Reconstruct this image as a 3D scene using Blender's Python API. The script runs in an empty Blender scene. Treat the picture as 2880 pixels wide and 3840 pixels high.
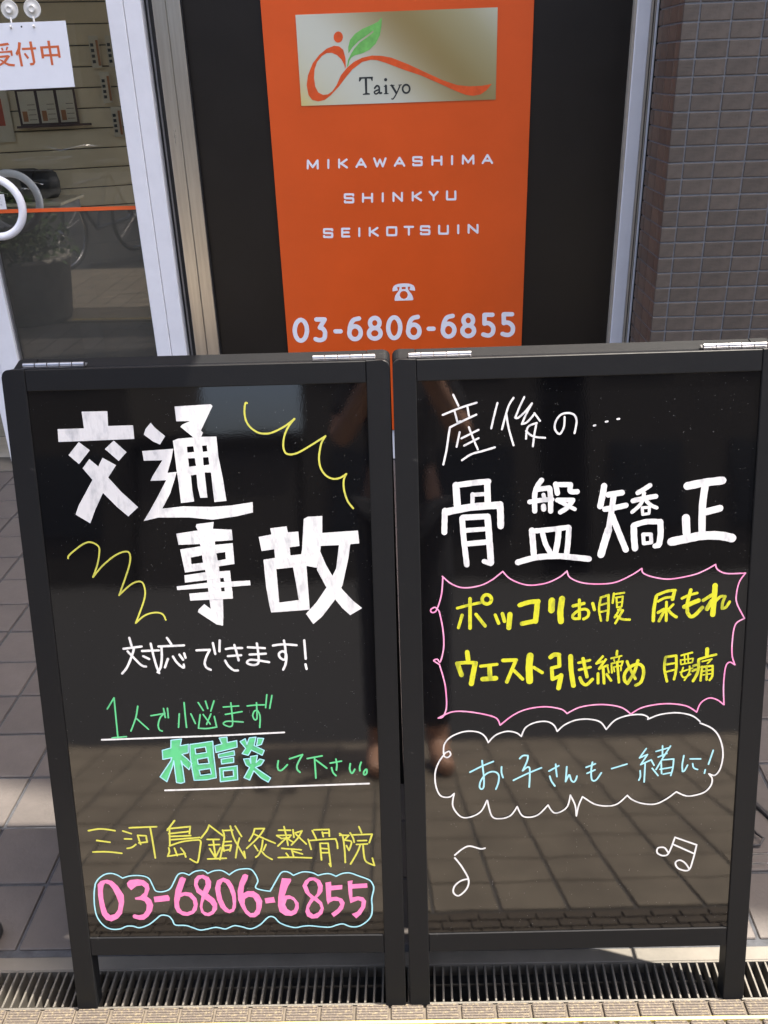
import bpy, bmesh, math, random
from mathutils import Vector, Matrix
from mathutils.geometry import tessellate_polygon

random.seed(7)
SC = bpy.context.scene
COL = SC.collection

# ------------------------------------------------------------------ camera
YAW, PITCH, ROLL, CAM_H = -0.04766, 0.45546, -0.03462, 1.5181
cy, sy, cp, sp = math.cos(YAW), math.sin(YAW), math.cos(PITCH), math.sin(PITCH)
fwd = Vector((sy * cp, cy * cp, -sp))
rgt = Vector((cy, -sy, 0))
upv = rgt.cross(fwd)
c_, s_ = math.cos(ROLL), math.sin(ROLL)
rgt, upv = c_ * rgt + s_ * upv, -s_ * rgt + c_ * upv
cam_data = bpy.data.cameras.new("camera")
cam = bpy.data.objects.new("camera", cam_data)
COL.objects.link(cam)
m = Matrix((rgt, upv, -fwd)).transposed().to_4x4()
m.translation = Vector((0, 0, CAM_H))
cam.matrix_world = m
cam_data.sensor_fit = 'VERTICAL'
cam_data.sensor_height = 36
cam_data.lens = 36 * 3359 / 3840
cam_data.clip_start = 0.01
cam_data.clip_end = 500
SC.camera = cam

# ------------------------------------------------------------------ light
SUN = Vector((0.32, 0.136, 1.0)).normalized()
world = bpy.data.worlds.new("World")
SC.world = world
world.use_nodes = True
wn = world.node_tree
sky = wn.nodes.new('ShaderNodeTexSky')
sky.sky_type = 'NISHITA'
sky.sun_disc = False
sky.sun_elevation = math.asin(SUN.z)
sky.sun_rotation = math.atan2(SUN.x, SUN.y)
sky.dust_density = 7.0
sky.air_density = 0.8
sky.ozone_density = 0.2
bg = wn.nodes['Background']
wn.links.new(sky.outputs[0], bg.inputs[0])
bg.inputs[1].default_value = 0.15
sun_data = bpy.data.lights.new("sun", 'SUN')
sun_data.energy = 3.8
sun_data.angle = math.radians(0.53)
sun_data.color = (1.0, 0.92, 0.80)
sun = bpy.data.objects.new("sun", sun_data)
COL.objects.link(sun)
sun.rotation_euler = (-SUN).to_track_quat('-Z', 'Y').to_euler()
sun.location = SUN * 20
SC.view_settings.view_transform = 'Standard'
SC.view_settings.look = 'None'
SC.view_settings.exposure = 2.2
SC.view_settings.gamma = 1.0
SC.view_settings.use_curve_mapping = False

# marker lettering and printed marks; coordinates in 0.1 mm on the face they are drawn on
MARKS_TRAFFIC = [
  ('lettering','white',[
    ('p',[(776,10625),(1193,10627),(1183,10889),(1587,10886),(1577,10655),(1970,10656),(1971,10441),(768,10422)],[]),
    ('p',[(1089,10414),(1251,10279),(1057,10063),(904,10210)],[]),
    ('p',[(1644,10423),(1830,10235),(1691,10097),(1491,10294)],[]),
    ('p',[(1441,10156),(1644,10032),(1491,9825),(1397,9598),(1246,9329),(1140,9099),(916,9248),(984,9398),(1242,9800),(1380,10055)],[]),
    ('p',[(1229,10141),(1347,10031),(1502,9835),(1686,9602),(1935,9345),(1762,9199),(1600,9353),(1396,9588),(1243,9810),(1107,9995)],[]),
  ]),
  ('lettering','white',[
    ('p',[(2645,10932),(3209,10953),(3237,10924),(3029,10548),(3057,10513),(3021,10439),(2906,10438),(2711,10613),(2744,10648),(2869,10699),(2653,10701)],[]),
    ('p',[(2576,10398),(2656,10428),(3002,10448),(3265,10447),(3273,10132),(3321,9781),(3354,9416),(3161,9400),(3152,9557),(3140,9878),(3038,9881),(3054,9476),(2941,9474),(2912,9646),(2907,9853),(2818,9839),(2820,9648),(2838,9418),(2626,9396),(2612,9736),(2597,9943)],[[(2788,10297),(2890,10304),(2899,10212),(2791,10205)],[(3028,10307),(3103,10311),(3107,10218),(3035,10209)],[(2794,10113),(2900,10114),(2911,9991),(2800,9979)],[(3029,10121),(3116,10125),(3122,10006),(3030,9994)]]),
    ('p',[(2252,10689),(2306,10613),(2461,10473),(2369,10342),(2267,10391),(2125,10506),(2163,10596)],[]),
    ('p',[(2078,10247),(2572,10271),(2529,10109),(2450,9889),(2598,9902),(2553,9779),(2463,9552),(2320,9315),(2403,9319),(2653,9343),(3105,9324),(3414,9338),(3771,9386),(3765,9218),(3506,9161),(3110,9113),(2742,9158),(2246,9169),(2004,9117),(2086,9236),(2253,9495),(2420,9772),(2167,9767),(2199,9829),(2385,10092),(2089,10093)],[]),
  ]),
  ('lettering','white',[
    ('p',[(2510,8896),(2852,8941),(3112,8963),(3407,8943),(3412,8769),(3129,8754),(2877,8717),(2533,8710)],[]),
    ('p',[(2552,8634),(2874,8678),(3409,8720),(3415,8372),(3163,8338),(2929,8285),(2601,8245)],[[(2714,8495),(2900,8528),(2906,8405),(2716,8383)],[(3132,8557),(3279,8575),(3279,8455),(3127,8432)]]),
    ('p',[(2587,8199),(2947,8246),(3335,8261),(3334,8092),(3229,8083),(3223,8144),(3159,8137),(2954,8111),(2588,8075)],[]),
    ('p',[(3237,8257),(3335,8261),(3353,7792),(3220,7788)],[]),
    ('p',[(2446,8013),(2955,8067),(3186,8073),(3649,8089),(3654,8008),(3180,7979),(2949,7976),(2452,7951)],[]),
    ('p',[(2643,7888),(2965,7910),(3354,7917),(3350,7787),(2998,7777),(2649,7767)],[]),
    ('p',[(2832,9005),(2849,9047),(3126,9077),(3106,8957),(3120,8776),(3135,8540),(3160,8302),(3168,7953),(3187,7777),(3176,7491),(3157,7324),(3052,7349),(2761,7566),(2774,7610),(2876,7703),(2976,7617),(2966,7782),(2954,8045),(2930,8307),(2909,8588),(2877,8717),(2871,8920)],[]),
  ]),
  ('lettering','white',[
    ('p',[(3833,8813),(4046,8850),(4285,8877),(4472,8887),(4481,8649),(4283,8625),(4074,8604),(3865,8577)],[]),
    ('p',[(4025,8951),(4291,8978),(4306,8876),(4323,8599),(4327,8470),(4077,8454),(4068,8669)],[]),
    ('p',[(3888,8433),(4297,8492),(4568,8518),(4578,8292),(4597,7572),(4375,7558),(3963,7536),(3939,7674),(3904,7981)],[[(4087,8271),(4359,8293),(4397,7993),(4426,7740),(4105,7703)]]),
    ('p',[(4570,9092),(4638,9127),(4868,9134),(4856,8864),(4806,8524),(4744,8278),(4579,8314),(4479,8402),(4520,8595)],[]),
    ('p',[(4811,8854),(5429,8883),(5443,8670),(5132,8649),(4801,8642)],[]),
    ('p',[(5116,8650),(5298,8663),(5259,8428),(5148,7976),(5013,7728),(4791,7446),(4643,7322),(4531,7502),(4707,7690),(4897,7960),(5055,8260)],[]),
    ('p',[(4808,8556),(4892,8329),(4997,8121),(5145,7900),(5306,7711),(5452,7580),(5255,7463),(5133,7582),(5004,7761),(4876,7960),(4742,8246)],[]),
  ]),
  ('drawn_line','yellow',[
    ('s',33,[(3778,10955),(3749,10950),(3728,10813),(3748,10675),(3811,10573),(3920,10494),(4032,10473),(4146,10489),(4339,10578),(4502,10693)]),
    ('s',33,[(4502,10693),(4416,10595),(4340,10459),(4306,10308),(4314,10206),(4355,10148),(4456,10139),(4610,10199),(4973,10411)]),
    ('s',33,[(4973,10411),(4912,10318),(4875,10192),(4856,10052),(4876,9911),(4947,9794),(5058,9733),(5173,9743),(5277,9805)]),
    ('s',33,[(5277,9805),(5236,9722),(5226,9619),(5240,9502),(5286,9358),(5365,9249)]),
  ]),
  ('drawn_line','yellow',[
    ('s',31,[(719,8525),(743,8580),(910,8709),(1022,8773),(1106,8787),(1185,8757),(1239,8702),(1237,8605),(1186,8412),(1094,8200)]),
    ('s',31,[(1094,8200),(1240,8362),(1408,8504),(1558,8592),(1678,8619),(1727,8582),(1730,8485),(1688,8340),(1597,8121),(1491,7883)]),
    ('s',31,[(1491,7883),(1647,8022),(1760,8093),(1856,8110),(1906,8066),(1925,7942),(1902,7819),(1840,7659),(1722,7399)]),
    ('s',32,[(1722,7399),(1851,7509),(1975,7562),(2107,7572),(2187,7533),(2222,7445)]),
  ]),
  ('lettering','white',[
    ('s',44,[(1591,7144),(1615,7008)]),
    ('s',44,[(1477,6955),(1781,6989)]),
    ('s',44,[(1655,6974),(1619,6861),(1512,6636),(1415,6519)]),
    ('s',44,[(1542,6908),(1644,6781),(1751,6658),(1825,6634)]),
    ('s',44,[(1784,6910),(2063,6916)]),
    ('s',44,[(1939,7036),(1962,6854),(1998,6649),(2037,6516)]),
    ('s',44,[(1794,6819),(1890,6765)]),
  ]),
  ('lettering','white',[
    ('s',44,[(2216,7131),(2279,7018)]),
    ('s',44,[(2063,6984),(2487,6995)]),
    ('s',44,[(2111,6976),(2104,6806),(2071,6625),(2010,6530)]),
    ('s',44,[(2201,6763),(2139,6612)]),
    ('s',44,[(2290,6803),(2336,6711),(2415,6623),(2457,6606),(2457,6658)]),
    ('s',44,[(2400,6834),(2453,6743)]),
    ('s',44,[(2481,6855),(2496,6776)]),
  ]),
  ('lettering','white',[
    ('s',44,[(2688,6903),(2780,6906),(2912,6908)]),
    ('s',44,[(2912,6908),(2846,6791),(2810,6679),(2832,6598),(2900,6556)]),
    ('s',44,[(2970,7026),(2995,6834)]),
    ('s',44,[(3086,7069),(3068,6878)]),
  ]),
  ('lettering','white',[
    ('s',44,[(3176,6916),(3273,6930),(3447,6929)]),
    ('s',44,[(3204,6791),(3424,6803)]),
    ('s',44,[(3323,6985),(3353,6849),(3376,6713)]),
    ('s',44,[(3151,6713),(3199,6621),(3279,6544),(3354,6536)]),
  ]),
  ('lettering','white',[
    ('s',44,[(3544,6940),(3822,6919)]),
    ('s',44,[(3564,6811),(3835,6822)]),
    ('s',44,[(3697,7005),(3709,6842),(3705,6672),(3638,6628),(3553,6641),(3513,6676),(3569,6720),(3707,6706),(3881,6673)]),
  ]),
  ('lettering','white',[
    ('s',44,[(3960,6961),(4127,6980),(4350,6960)]),
    ('s',44,[(4146,7047),(4162,6901),(4158,6743),(4124,6710),(4062,6756),(4055,6824),(4121,6857),(4171,6799),(4157,6652),(4108,6535)]),
  ]),
  ('lettering','white',[
    ('s',44,[(4481,7041),(4491,6718)]),
    ('s',44,[(4482,6623),(4496,6539)]),
  ]),
  ('lettering','green',[
    ('s',29,[(1103,5886),(1237,6087)]),
    ('s',30,[(1237,6087),(1234,5352)]),
    ('s',30,[(1135,5358),(1383,5376)]),
  ]),
  ('lettering','green',[
    ('s',30,[(1623,5925),(1571,5717),(1467,5476)]),
    ('s',30,[(1579,5707),(1768,5504)]),
  ]),
  ('lettering','green',[
    ('s',30,[(1831,5750),(1947,5768),(2073,5790)]),
    ('s',30,[(2073,5790),(1991,5720),(1942,5587),(1953,5494),(1999,5467)]),
    ('s',30,[(2056,5878),(2073,5714)]),
    ('s',30,[(2122,5881),(2123,5707)]),
  ]),
  ('lettering','green',[
    ('s',30,[(2314,5776),(2281,5530)]),
    ('s',30,[(2411,5978),(2412,5743),(2418,5525)]),
    ('s',30,[(2510,5772),(2573,5596)]),
    ('s',30,[(2648,5973),(2723,5829)]),
    ('s',30,[(2773,5997),(2802,5863)]),
    ('s',30,[(2916,5999),(2850,5817)]),
    ('s',30,[(2666,5755),(2618,5509)]),
    ('s',30,[(2618,5509),(2757,5500),(2930,5524)]),
    ('s',30,[(2718,5758),(2823,5582)]),
    ('s',30,[(2848,5766),(2762,5577)]),
    ('s',30,[(2902,5718),(2930,5524)]),
  ]),
  ('lettering','green',[
    ('s',29,[(3065,5884),(3326,5900)]),
    ('s',30,[(3092,5751),(3376,5797)]),
    ('s',30,[(3197,5959),(3204,5769),(3200,5564),(3140,5529),(3057,5567),(3053,5598),(3128,5627),(3383,5608)]),
  ]),
  ('lettering','green',[
    ('s',29,[(3468,5897),(3620,5910),(3762,5912)]),
    ('s',30,[(3628,5951),(3626,5762),(3615,5660),(3576,5650),(3552,5722),(3585,5803),(3642,5802),(3674,5699),(3657,5505)]),
    ('s',29,[(3810,6093),(3776,5861)]),
    ('s',29,[(3894,6078),(3844,5849)]),
  ]),
  ('underline','white',[
    ('s',34,[(954,5324),(2056,5346),(3015,5368),(4066,5405)]),
  ]),
  ('underline','white',[
    ('s',35,[(1957,4360),(3719,4394),(5467,4431)]),
  ]),
  ('lettering','green',[
    ('p',[(2137,5299),(2316,5318),(2286,5193),(2425,5220),(2413,5064),(2301,5033),(2378,4960),(2460,4861),(2403,4749),(2301,4856),(2278,4917),(2296,4796),(2309,4517),(2245,4495),(2170,4511),(2161,4738),(2154,4919),(2125,4814),(2005,4529),(1895,4622),(1989,4756),(2106,4920),(2125,4979),(1971,4949),(1975,5116),(2125,5158)],[]),
    ('p',[(2453,5219),(2618,5239),(2847,5272),(2846,4967),(2858,4591),(2693,4556),(2478,4549),(2458,4748),(2444,5018)],[[(2536,5144),(2716,5170),(2729,5066),(2542,5039)],[(2562,4942),(2743,4976),(2756,4863),(2569,4849)],[(2575,4739),(2770,4770),(2784,4667),(2595,4643)]]),
  ]),
  ('lettering','green',[
    ('p',[(2960,5325),(3091,5341),(3091,5238),(3253,5272),(3253,5153),(2887,5059),(2875,5182),(3000,5217)],[]),
    ('p',[(2923,5025),(3197,5087),(3199,5005),(2928,4962)],[]),
    ('p',[(2967,4935),(3183,4968),(3176,4871),(2968,4845)],[]),
    ('p',[(2929,4770),(3231,4807),(3224,4547),(2925,4514)],[[(2987,4717),(3160,4729),(3160,4616),(2986,4596)]]),
    ('p',[(3311,5256),(3402,5306),(3423,5202),(3471,5320),(3584,5333),(3545,5178),(3710,5086),(3671,4997),(3492,5097),(3432,5001),(3331,5033),(3398,5128)],[]),
    ('p',[(3615,5317),(3714,5308),(3669,5198),(3585,5170)],[]),
    ('p',[(3352,4935),(3448,4941),(3470,4851),(3471,4978),(3589,4999),(3560,4865),(3626,4931),(3700,4907),(3640,4818),(3541,4775),(3653,4683),(3791,4575),(3746,4497),(3626,4578),(3510,4715),(3431,4543),(3337,4590),(3445,4777),(3386,4823)],[]),
  ]),
  ('lettering_outline','lightblue',[
    ('s',21,[(2137,5299),(2316,5318)]),
    ('s',21,[(2316,5318),(2286,5193)]),
    ('s',21,[(2286,5193),(2425,5220)]),
    ('s',21,[(2425,5220),(2413,5064)]),
    ('s',21,[(2413,5064),(2301,5033)]),
    ('s',22,[(2301,5033),(2378,4960)]),
    ('s',22,[(2378,4960),(2460,4861)]),
    ('s',22,[(2460,4861),(2403,4749)]),
    ('s',22,[(2403,4749),(2301,4856)]),
    ('s',22,[(2301,4856),(2278,4917)]),
    ('s',22,[(2278,4917),(2296,4796)]),
    ('s',22,[(2296,4796),(2309,4517)]),
    ('s',22,[(2309,4517),(2245,4495)]),
    ('s',22,[(2245,4495),(2170,4511)]),
    ('s',22,[(2170,4511),(2161,4738)]),
    ('s',22,[(2161,4738),(2154,4919)]),
    ('s',22,[(2154,4919),(2125,4814)]),
    ('s',22,[(2125,4814),(2005,4529)]),
    ('s',22,[(2005,4529),(1895,4622)]),
    ('s',22,[(1895,4622),(1989,4756)]),
    ('s',22,[(1989,4756),(2106,4920)]),
    ('s',22,[(2106,4920),(2125,4979)]),
    ('s',22,[(2125,4979),(1971,4949)]),
    ('s',21,[(1971,4949),(1975,5116)]),
    ('s',21,[(1975,5116),(2125,5158)]),
    ('s',21,[(2125,5158),(2137,5299)]),
    ('s',21,[(2453,5219),(2618,5239)]),
    ('s',21,[(2618,5239),(2847,5272)]),
    ('s',21,[(2847,5272),(2846,4967)]),
    ('s',22,[(2858,4591),(2693,4556)]),
    ('s',22,[(2693,4556),(2478,4549)]),
    ('s',22,[(2478,4549),(2458,4748)]),
    ('s',21,[(2458,4748),(2444,5018)]),
    ('s',21,[(2444,5018),(2453,5219)]),
    ('s',21,[(2536,5144),(2716,5170)]),
    ('s',21,[(2716,5170),(2729,5066)]),
    ('s',21,[(2729,5066),(2542,5039)]),
    ('s',21,[(2542,5039),(2536,5144)]),
    ('s',21,[(2562,4942),(2743,4976)]),
    ('s',22,[(2743,4976),(2756,4863)]),
    ('s',22,[(2756,4863),(2569,4849)]),
    ('s',22,[(2569,4849),(2562,4942)]),
    ('s',22,[(2575,4739),(2770,4770)]),
    ('s',22,[(2770,4770),(2784,4667)]),
    ('s',22,[(2784,4667),(2595,4643)]),
    ('s',22,[(2595,4643),(2575,4739)]),
  ]),
  ('lettering_outline','lightblue',[
    ('s',22,[(2846,4967),(2858,4591)]),
    ('s',21,[(2960,5325),(3091,5341)]),
    ('s',21,[(3091,5341),(3091,5238)]),
    ('s',21,[(3091,5238),(3253,5272)]),
    ('s',21,[(3253,5272),(3253,5153)]),
    ('s',21,[(3253,5153),(2887,5059)]),
    ('s',21,[(2887,5059),(2875,5182)]),
    ('s',21,[(2875,5182),(3000,5217)]),
    ('s',21,[(3000,5217),(2960,5325)]),
    ('s',21,[(2923,5025),(3197,5087)]),
    ('s',21,[(3197,5087),(3199,5005)]),
    ('s',21,[(3199,5005),(2928,4962)]),
    ('s',21,[(2928,4962),(2923,5025)]),
    ('s',21,[(2967,4935),(3183,4968)]),
    ('s',22,[(3183,4968),(3176,4871)]),
    ('s',22,[(3176,4871),(2968,4845)]),
    ('s',22,[(2968,4845),(2967,4935)]),
    ('s',22,[(2929,4770),(3231,4807)]),
    ('s',22,[(3231,4807),(3224,4547)]),
    ('s',22,[(3224,4547),(2925,4514)]),
    ('s',22,[(2925,4514),(2929,4770)]),
    ('s',22,[(2987,4717),(3160,4729)]),
    ('s',22,[(3160,4729),(3160,4616)]),
    ('s',22,[(3160,4616),(2986,4596)]),
    ('s',22,[(2986,4596),(2987,4717)]),
    ('s',21,[(3311,5256),(3402,5306)]),
    ('s',21,[(3402,5306),(3423,5202)]),
    ('s',21,[(3423,5202),(3471,5320)]),
    ('s',21,[(3471,5320),(3584,5333)]),
    ('s',21,[(3584,5333),(3545,5178)]),
    ('s',21,[(3545,5178),(3710,5086)]),
    ('s',21,[(3710,5086),(3671,4997)]),
    ('s',21,[(3671,4997),(3492,5097)]),
    ('s',21,[(3492,5097),(3432,5001)]),
    ('s',21,[(3432,5001),(3331,5033)]),
    ('s',21,[(3331,5033),(3398,5128)]),
    ('s',21,[(3398,5128),(3311,5256)]),
    ('s',21,[(3615,5317),(3714,5308)]),
    ('s',21,[(3714,5308),(3669,5198)]),
    ('s',21,[(3669,5198),(3585,5170)]),
    ('s',21,[(3585,5170),(3615,5317)]),
    ('s',21,[(3352,4935),(3448,4941)]),
    ('s',22,[(3448,4941),(3470,4851)]),
    ('s',21,[(3470,4851),(3471,4978)]),
    ('s',21,[(3471,4978),(3589,4999)]),
    ('s',22,[(3589,4999),(3560,4865)]),
    ('s',21,[(3560,4865),(3626,4931)]),
    ('s',21,[(3626,4931),(3700,4907)]),
    ('s',22,[(3700,4907),(3640,4818)]),
    ('s',22,[(3640,4818),(3541,4775)]),
    ('s',22,[(3541,4775),(3653,4683)]),
    ('s',22,[(3653,4683),(3791,4575)]),
    ('s',22,[(3791,4575),(3746,4497)]),
    ('s',22,[(3746,4497),(3626,4578)]),
    ('s',22,[(3626,4578),(3510,4715)]),
    ('s',22,[(3510,4715),(3431,4543)]),
    ('s',22,[(3431,4543),(3337,4590)]),
    ('s',22,[(3337,4590),(3445,4777)]),
    ('s',22,[(3445,4777),(3386,4823)]),
    ('s',21,[(3386,4823),(3352,4935)]),
  ]),
  ('lettering','green',[
    ('s',34,[(3937,4882),(3919,4785),(3934,4711),(3990,4710),(4087,4807)]),
  ]),
  ('lettering','green',[
    ('s',33,[(4130,4916),(4355,4990)]),
    ('s',34,[(4355,4990),(4288,4873),(4249,4780),(4255,4712),(4296,4664)]),
  ]),
  ('lettering','green',[
    ('s',33,[(4432,4915),(4686,4961)]),
    ('s',34,[(4557,4916),(4563,4551)]),
    ('s',34,[(4584,4882),(4756,4733)]),
  ]),
  ('lettering','green',[
    ('s',33,[(4818,4824),(5011,4858)]),
    ('s',33,[(4919,4896),(4931,4795),(4919,4694)]),
    ('s',34,[(4839,4740),(4858,4654),(4907,4590)]),
  ]),
  ('lettering','green',[
    ('s',34,[(5160,4807),(5146,4710),(5172,4632),(5203,4649),(5232,4702)]),
    ('s',33,[(5345,4831),(5318,4748),(5318,4674)]),
  ]),
  ('lettering','green',[
    ('s',34,[(5427,4699),(5389,4659),(5381,4612),(5401,4595),(5431,4624),(5438,4672),(5427,4699)]),
  ]),
  ('lettering','yellow',[
    ('s',35,[(553,3609),(769,3641),(1018,3602)]),
    ('s',35,[(681,3418),(907,3379)]),
    ('s',35,[(590,3193),(837,3195),(1096,3161)]),
  ]),
  ('lettering','yellow',[
    ('s',35,[(1155,3595),(1297,3540)]),
    ('s',35,[(1172,3442),(1292,3437)]),
    ('s',35,[(1203,3255),(1289,3277),(1360,3332)]),
    ('s',35,[(1275,3654),(1512,3662),(1752,3669)]),
    ('s',35,[(1640,3648),(1661,3368),(1679,3062)]),
    ('s',35,[(1407,3507),(1553,3497)]),
    ('s',35,[(1553,3497),(1563,3375)]),
    ('s',35,[(1563,3375),(1415,3359)]),
    ('s',35,[(1407,3507),(1444,3332)]),
  ]),
  ('lettering','yellow',[
    ('s',35,[(2073,3780),(1932,3595)]),
    ('s',35,[(1974,3629),(1955,3293)]),
    ('s',35,[(1942,3626),(2338,3663)]),
    ('s',35,[(2338,3663),(2315,3524)]),
    ('s',35,[(1953,3530),(2307,3568)]),
    ('s',35,[(1985,3477),(2333,3489)]),
    ('s',35,[(1980,3412),(2487,3448)]),
    ('s',35,[(1947,3293),(2166,3369),(2405,3400),(2498,3381),(2479,3232),(2431,3003),(2396,2963),(2290,3032)]),
    ('s',35,[(1931,3255),(1937,3179),(1899,3091)]),
    ('s',35,[(1899,3091),(2211,3139)]),
    ('s',35,[(2030,3248),(2069,3101)]),
    ('s',35,[(2144,3246),(2190,3175),(2217,3074)]),
  ]),
  ('lettering','yellow',[
    ('s',35,[(2669,3684),(2623,3581),(2510,3434)]),
    ('s',35,[(2669,3684),(2898,3475)]),
    ('s',35,[(2618,3409),(2823,3406)]),
    ('s',35,[(2642,3300),(2824,3306)]),
    ('s',35,[(2720,3401),(2740,3052)]),
    ('s',35,[(2648,3230),(2735,3052)]),
    ('s',35,[(2735,3052),(2838,3245)]),
    ('s',35,[(2599,3027),(2924,3037)]),
    ('s',35,[(2898,3585),(2920,3454),(2864,3209),(2812,3015)]),
  ]),
  ('lettering','yellow',[
    ('s',34,[(2902,3574),(3073,3582)]),
    ('s',34,[(3038,3660),(3080,3437),(3158,3254),(3259,3037)]),
    ('s',35,[(3259,3037),(3247,3165)]),
    ('s',34,[(3122,3657),(3220,3457)]),
    ('s',34,[(3182,3426),(3141,3291),(3092,3045)]),
    ('s',34,[(2896,3358),(3035,3365)]),
    ('s',34,[(2886,3280),(3030,3293)]),
    ('s',35,[(3030,3293),(2998,3180)]),
    ('s',35,[(2886,3280),(2895,3176)]),
    ('s',35,[(2896,3185),(2992,3206)]),
  ]),
  ('lettering','yellow',[
    ('s',34,[(3456,3603),(3426,3504),(3348,3369)]),
    ('s',34,[(3456,3603),(3627,3604)]),
    ('s',34,[(3627,3604),(3511,3439),(3295,3225)]),
    ('s',34,[(3450,3495),(3607,3411),(3797,3317)]),
    ('s',35,[(3586,3380),(3556,3230),(3500,3103),(3443,3049)]),
    ('s',34,[(3434,3283),(3488,3176)]),
    ('s',34,[(3636,3292),(3586,3184)]),
    ('s',35,[(3553,3166),(3621,3074),(3728,3003)]),
  ]),
  ('lettering','yellow',[
    ('s',34,[(3871,3569),(4078,3563)]),
    ('s',34,[(3969,3636),(3999,3450),(4020,3274)]),
    ('s',34,[(3833,3467),(4082,3470)]),
    ('s',34,[(4082,3470),(4046,3419)]),
    ('s',34,[(4046,3419),(3916,3406)]),
    ('s',34,[(3916,3406),(3833,3467)]),
    ('s',34,[(3997,3414),(3843,3262)]),
    ('s',34,[(4013,3405),(4115,3331)]),
    ('s',34,[(4122,3574),(4131,3430)]),
    ('s',34,[(4157,3511),(4277,3550)]),
    ('s',34,[(4277,3550),(4192,3402),(4080,3280)]),
    ('s',34,[(4171,3484),(4341,3295)]),
    ('s',34,[(3909,3216),(4246,3183)]),
    ('s',35,[(4083,3177),(4106,3058)]),
    ('s',35,[(3982,3120),(4017,3059)]),
    ('s',34,[(4102,3158),(4262,3101)]),
    ('s',35,[(3839,3038),(4076,3040),(4418,3024)]),
  ]),
  ('lettering','yellow',[
    ('s',34,[(4455,3551),(4519,3388)]),
    ('s',34,[(4486,3565),(4747,3570)]),
    ('s',34,[(4747,3570),(4748,3439)]),
    ('s',34,[(4627,3518),(4642,3431)]),
    ('s',34,[(4650,3503),(4747,3502)]),
    ('s',34,[(4378,3385),(4421,3190)]),
    ('s',34,[(4393,3359),(4629,3377),(4853,3386)]),
    ('s',34,[(4853,3386),(4877,3301),(4881,3201)]),
    ('s',35,[(4580,3302),(4592,2981)]),
    ('s',34,[(4580,3302),(4720,3303)]),
    ('s',34,[(4720,3303),(4732,3121),(4750,2850)]),
    ('s',35,[(4750,2850),(4723,2906)]),
    ('s',34,[(4597,3205),(4702,3195)]),
    ('s',34,[(4593,3120),(4723,3121)]),
  ]),
  ('lettering','yellow',[
    ('s',34,[(4929,3486),(4979,3426),(5002,3172),(5005,2922)]),
    ('s',34,[(4928,3454),(5085,3451)]),
    ('s',34,[(5085,3451),(5004,3357)]),
    ('s',34,[(5004,3357),(5121,3333),(5110,3243),(5078,3158)]),
    ('s',34,[(5078,3158),(5037,3253)]),
    ('s',34,[(5265,3616),(5308,3497)]),
    ('s',34,[(5111,3496),(5156,3405),(5174,3315)]),
    ('s',34,[(5150,3459),(5490,3467)]),
    ('s',34,[(5490,3467),(5436,3305)]),
    ('s',34,[(5235,3344),(5389,3347)]),
    ('s',34,[(5213,3272),(5403,3280)]),
    ('s',34,[(5276,3259),(5219,3114),(5097,2893)]),
    ('s',35,[(5325,3267),(5338,3039),(5376,2929),(5512,2859)]),
    ('s',34,[(5512,2859),(5480,3001)]),
  ]),
  ('lettering','pink',[
    ('p',[(610,2549),(672,2618),(784,2643),(876,2615),(968,2508),(1054,2329),(1048,2187),(987,1955),(907,1857),(782,1799),(690,1833),(628,1933),(605,2104),(596,2336)],[[(746,2573),(814,2546),(868,2456),(918,2314),(952,2170),(924,2037),(860,1948),(778,1925),(728,1976),(700,2102),(684,2263),(689,2423),(715,2529)]]),
  ]),
  ('lettering','pink',[
    ('p',[(1131,2568),(1191,2629),(1326,2644),(1434,2625),(1514,2545),(1524,2447),(1466,2297),(1534,2225),(1561,2118),(1530,2002),(1458,1895),(1373,1827),(1285,1825),(1185,1862),(1173,1907),(1200,1938),(1293,1919),(1375,1941),(1429,2021),(1446,2128),(1413,2200),(1352,2227),(1251,2238),(1246,2273),(1343,2299),(1428,2378),(1444,2466),(1394,2520),(1298,2507),(1196,2425),(1140,2497)],[]),
  ]),
  ('lettering','pink',[
    ('p',[(1583,2287),(1841,2322),(1868,2265),(1858,2203),(1592,2176)],[]),
  ]),
  ('lettering','pink',[
    ('p',[(2080,2660),(2121,2681),(2188,2641),(2130,2492),(2080,2360),(2168,2376),(2261,2357),(2339,2250),(2359,2134),(2329,2009),(2268,1938),(2162,1894),(2068,1905),(1978,1969),(1939,2068),(1944,2228),(1983,2423)],[[(2057,2271),(2131,2306),(2208,2287),(2273,2206),(2284,2099),(2242,2001),(2152,1966),(2067,1994),(2026,2067),(2026,2174)]]),
  ]),
  ('lettering','pink',[
    ('p',[(2319,2507),(2336,2630),(2396,2700),(2491,2716),(2589,2670),(2629,2573),(2613,2459),(2550,2336),(2660,2236),(2703,2129),(2693,2022),(2623,1924),(2541,1884),(2463,1899),(2405,1963),(2389,2080),(2437,2293),(2355,2365)],[[(2383,2532),(2413,2620),(2470,2649),(2522,2610),(2527,2522),(2467,2390),(2408,2444)],[(2487,2230),(2576,2157),(2621,2076),(2596,1987),(2522,1947),(2453,1980),(2435,2061),(2450,2150)]]),
  ]),
  ('lettering','pink',[
    ('p',[(2686,2449),(2733,2598),(2846,2654),(2952,2604),(3007,2497),(3044,2338),(3046,2196),(3029,2053),(2989,1973),(2908,1938),(2831,1966),(2758,2057),(2706,2218)],[[(2788,2500),(2833,2579),(2885,2543),(2940,2428),(2977,2268),(2983,2125),(2961,2027),(2912,2005),(2854,2073),(2801,2217),(2778,2394)]]),
  ]),
  ('lettering','pink',[
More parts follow.
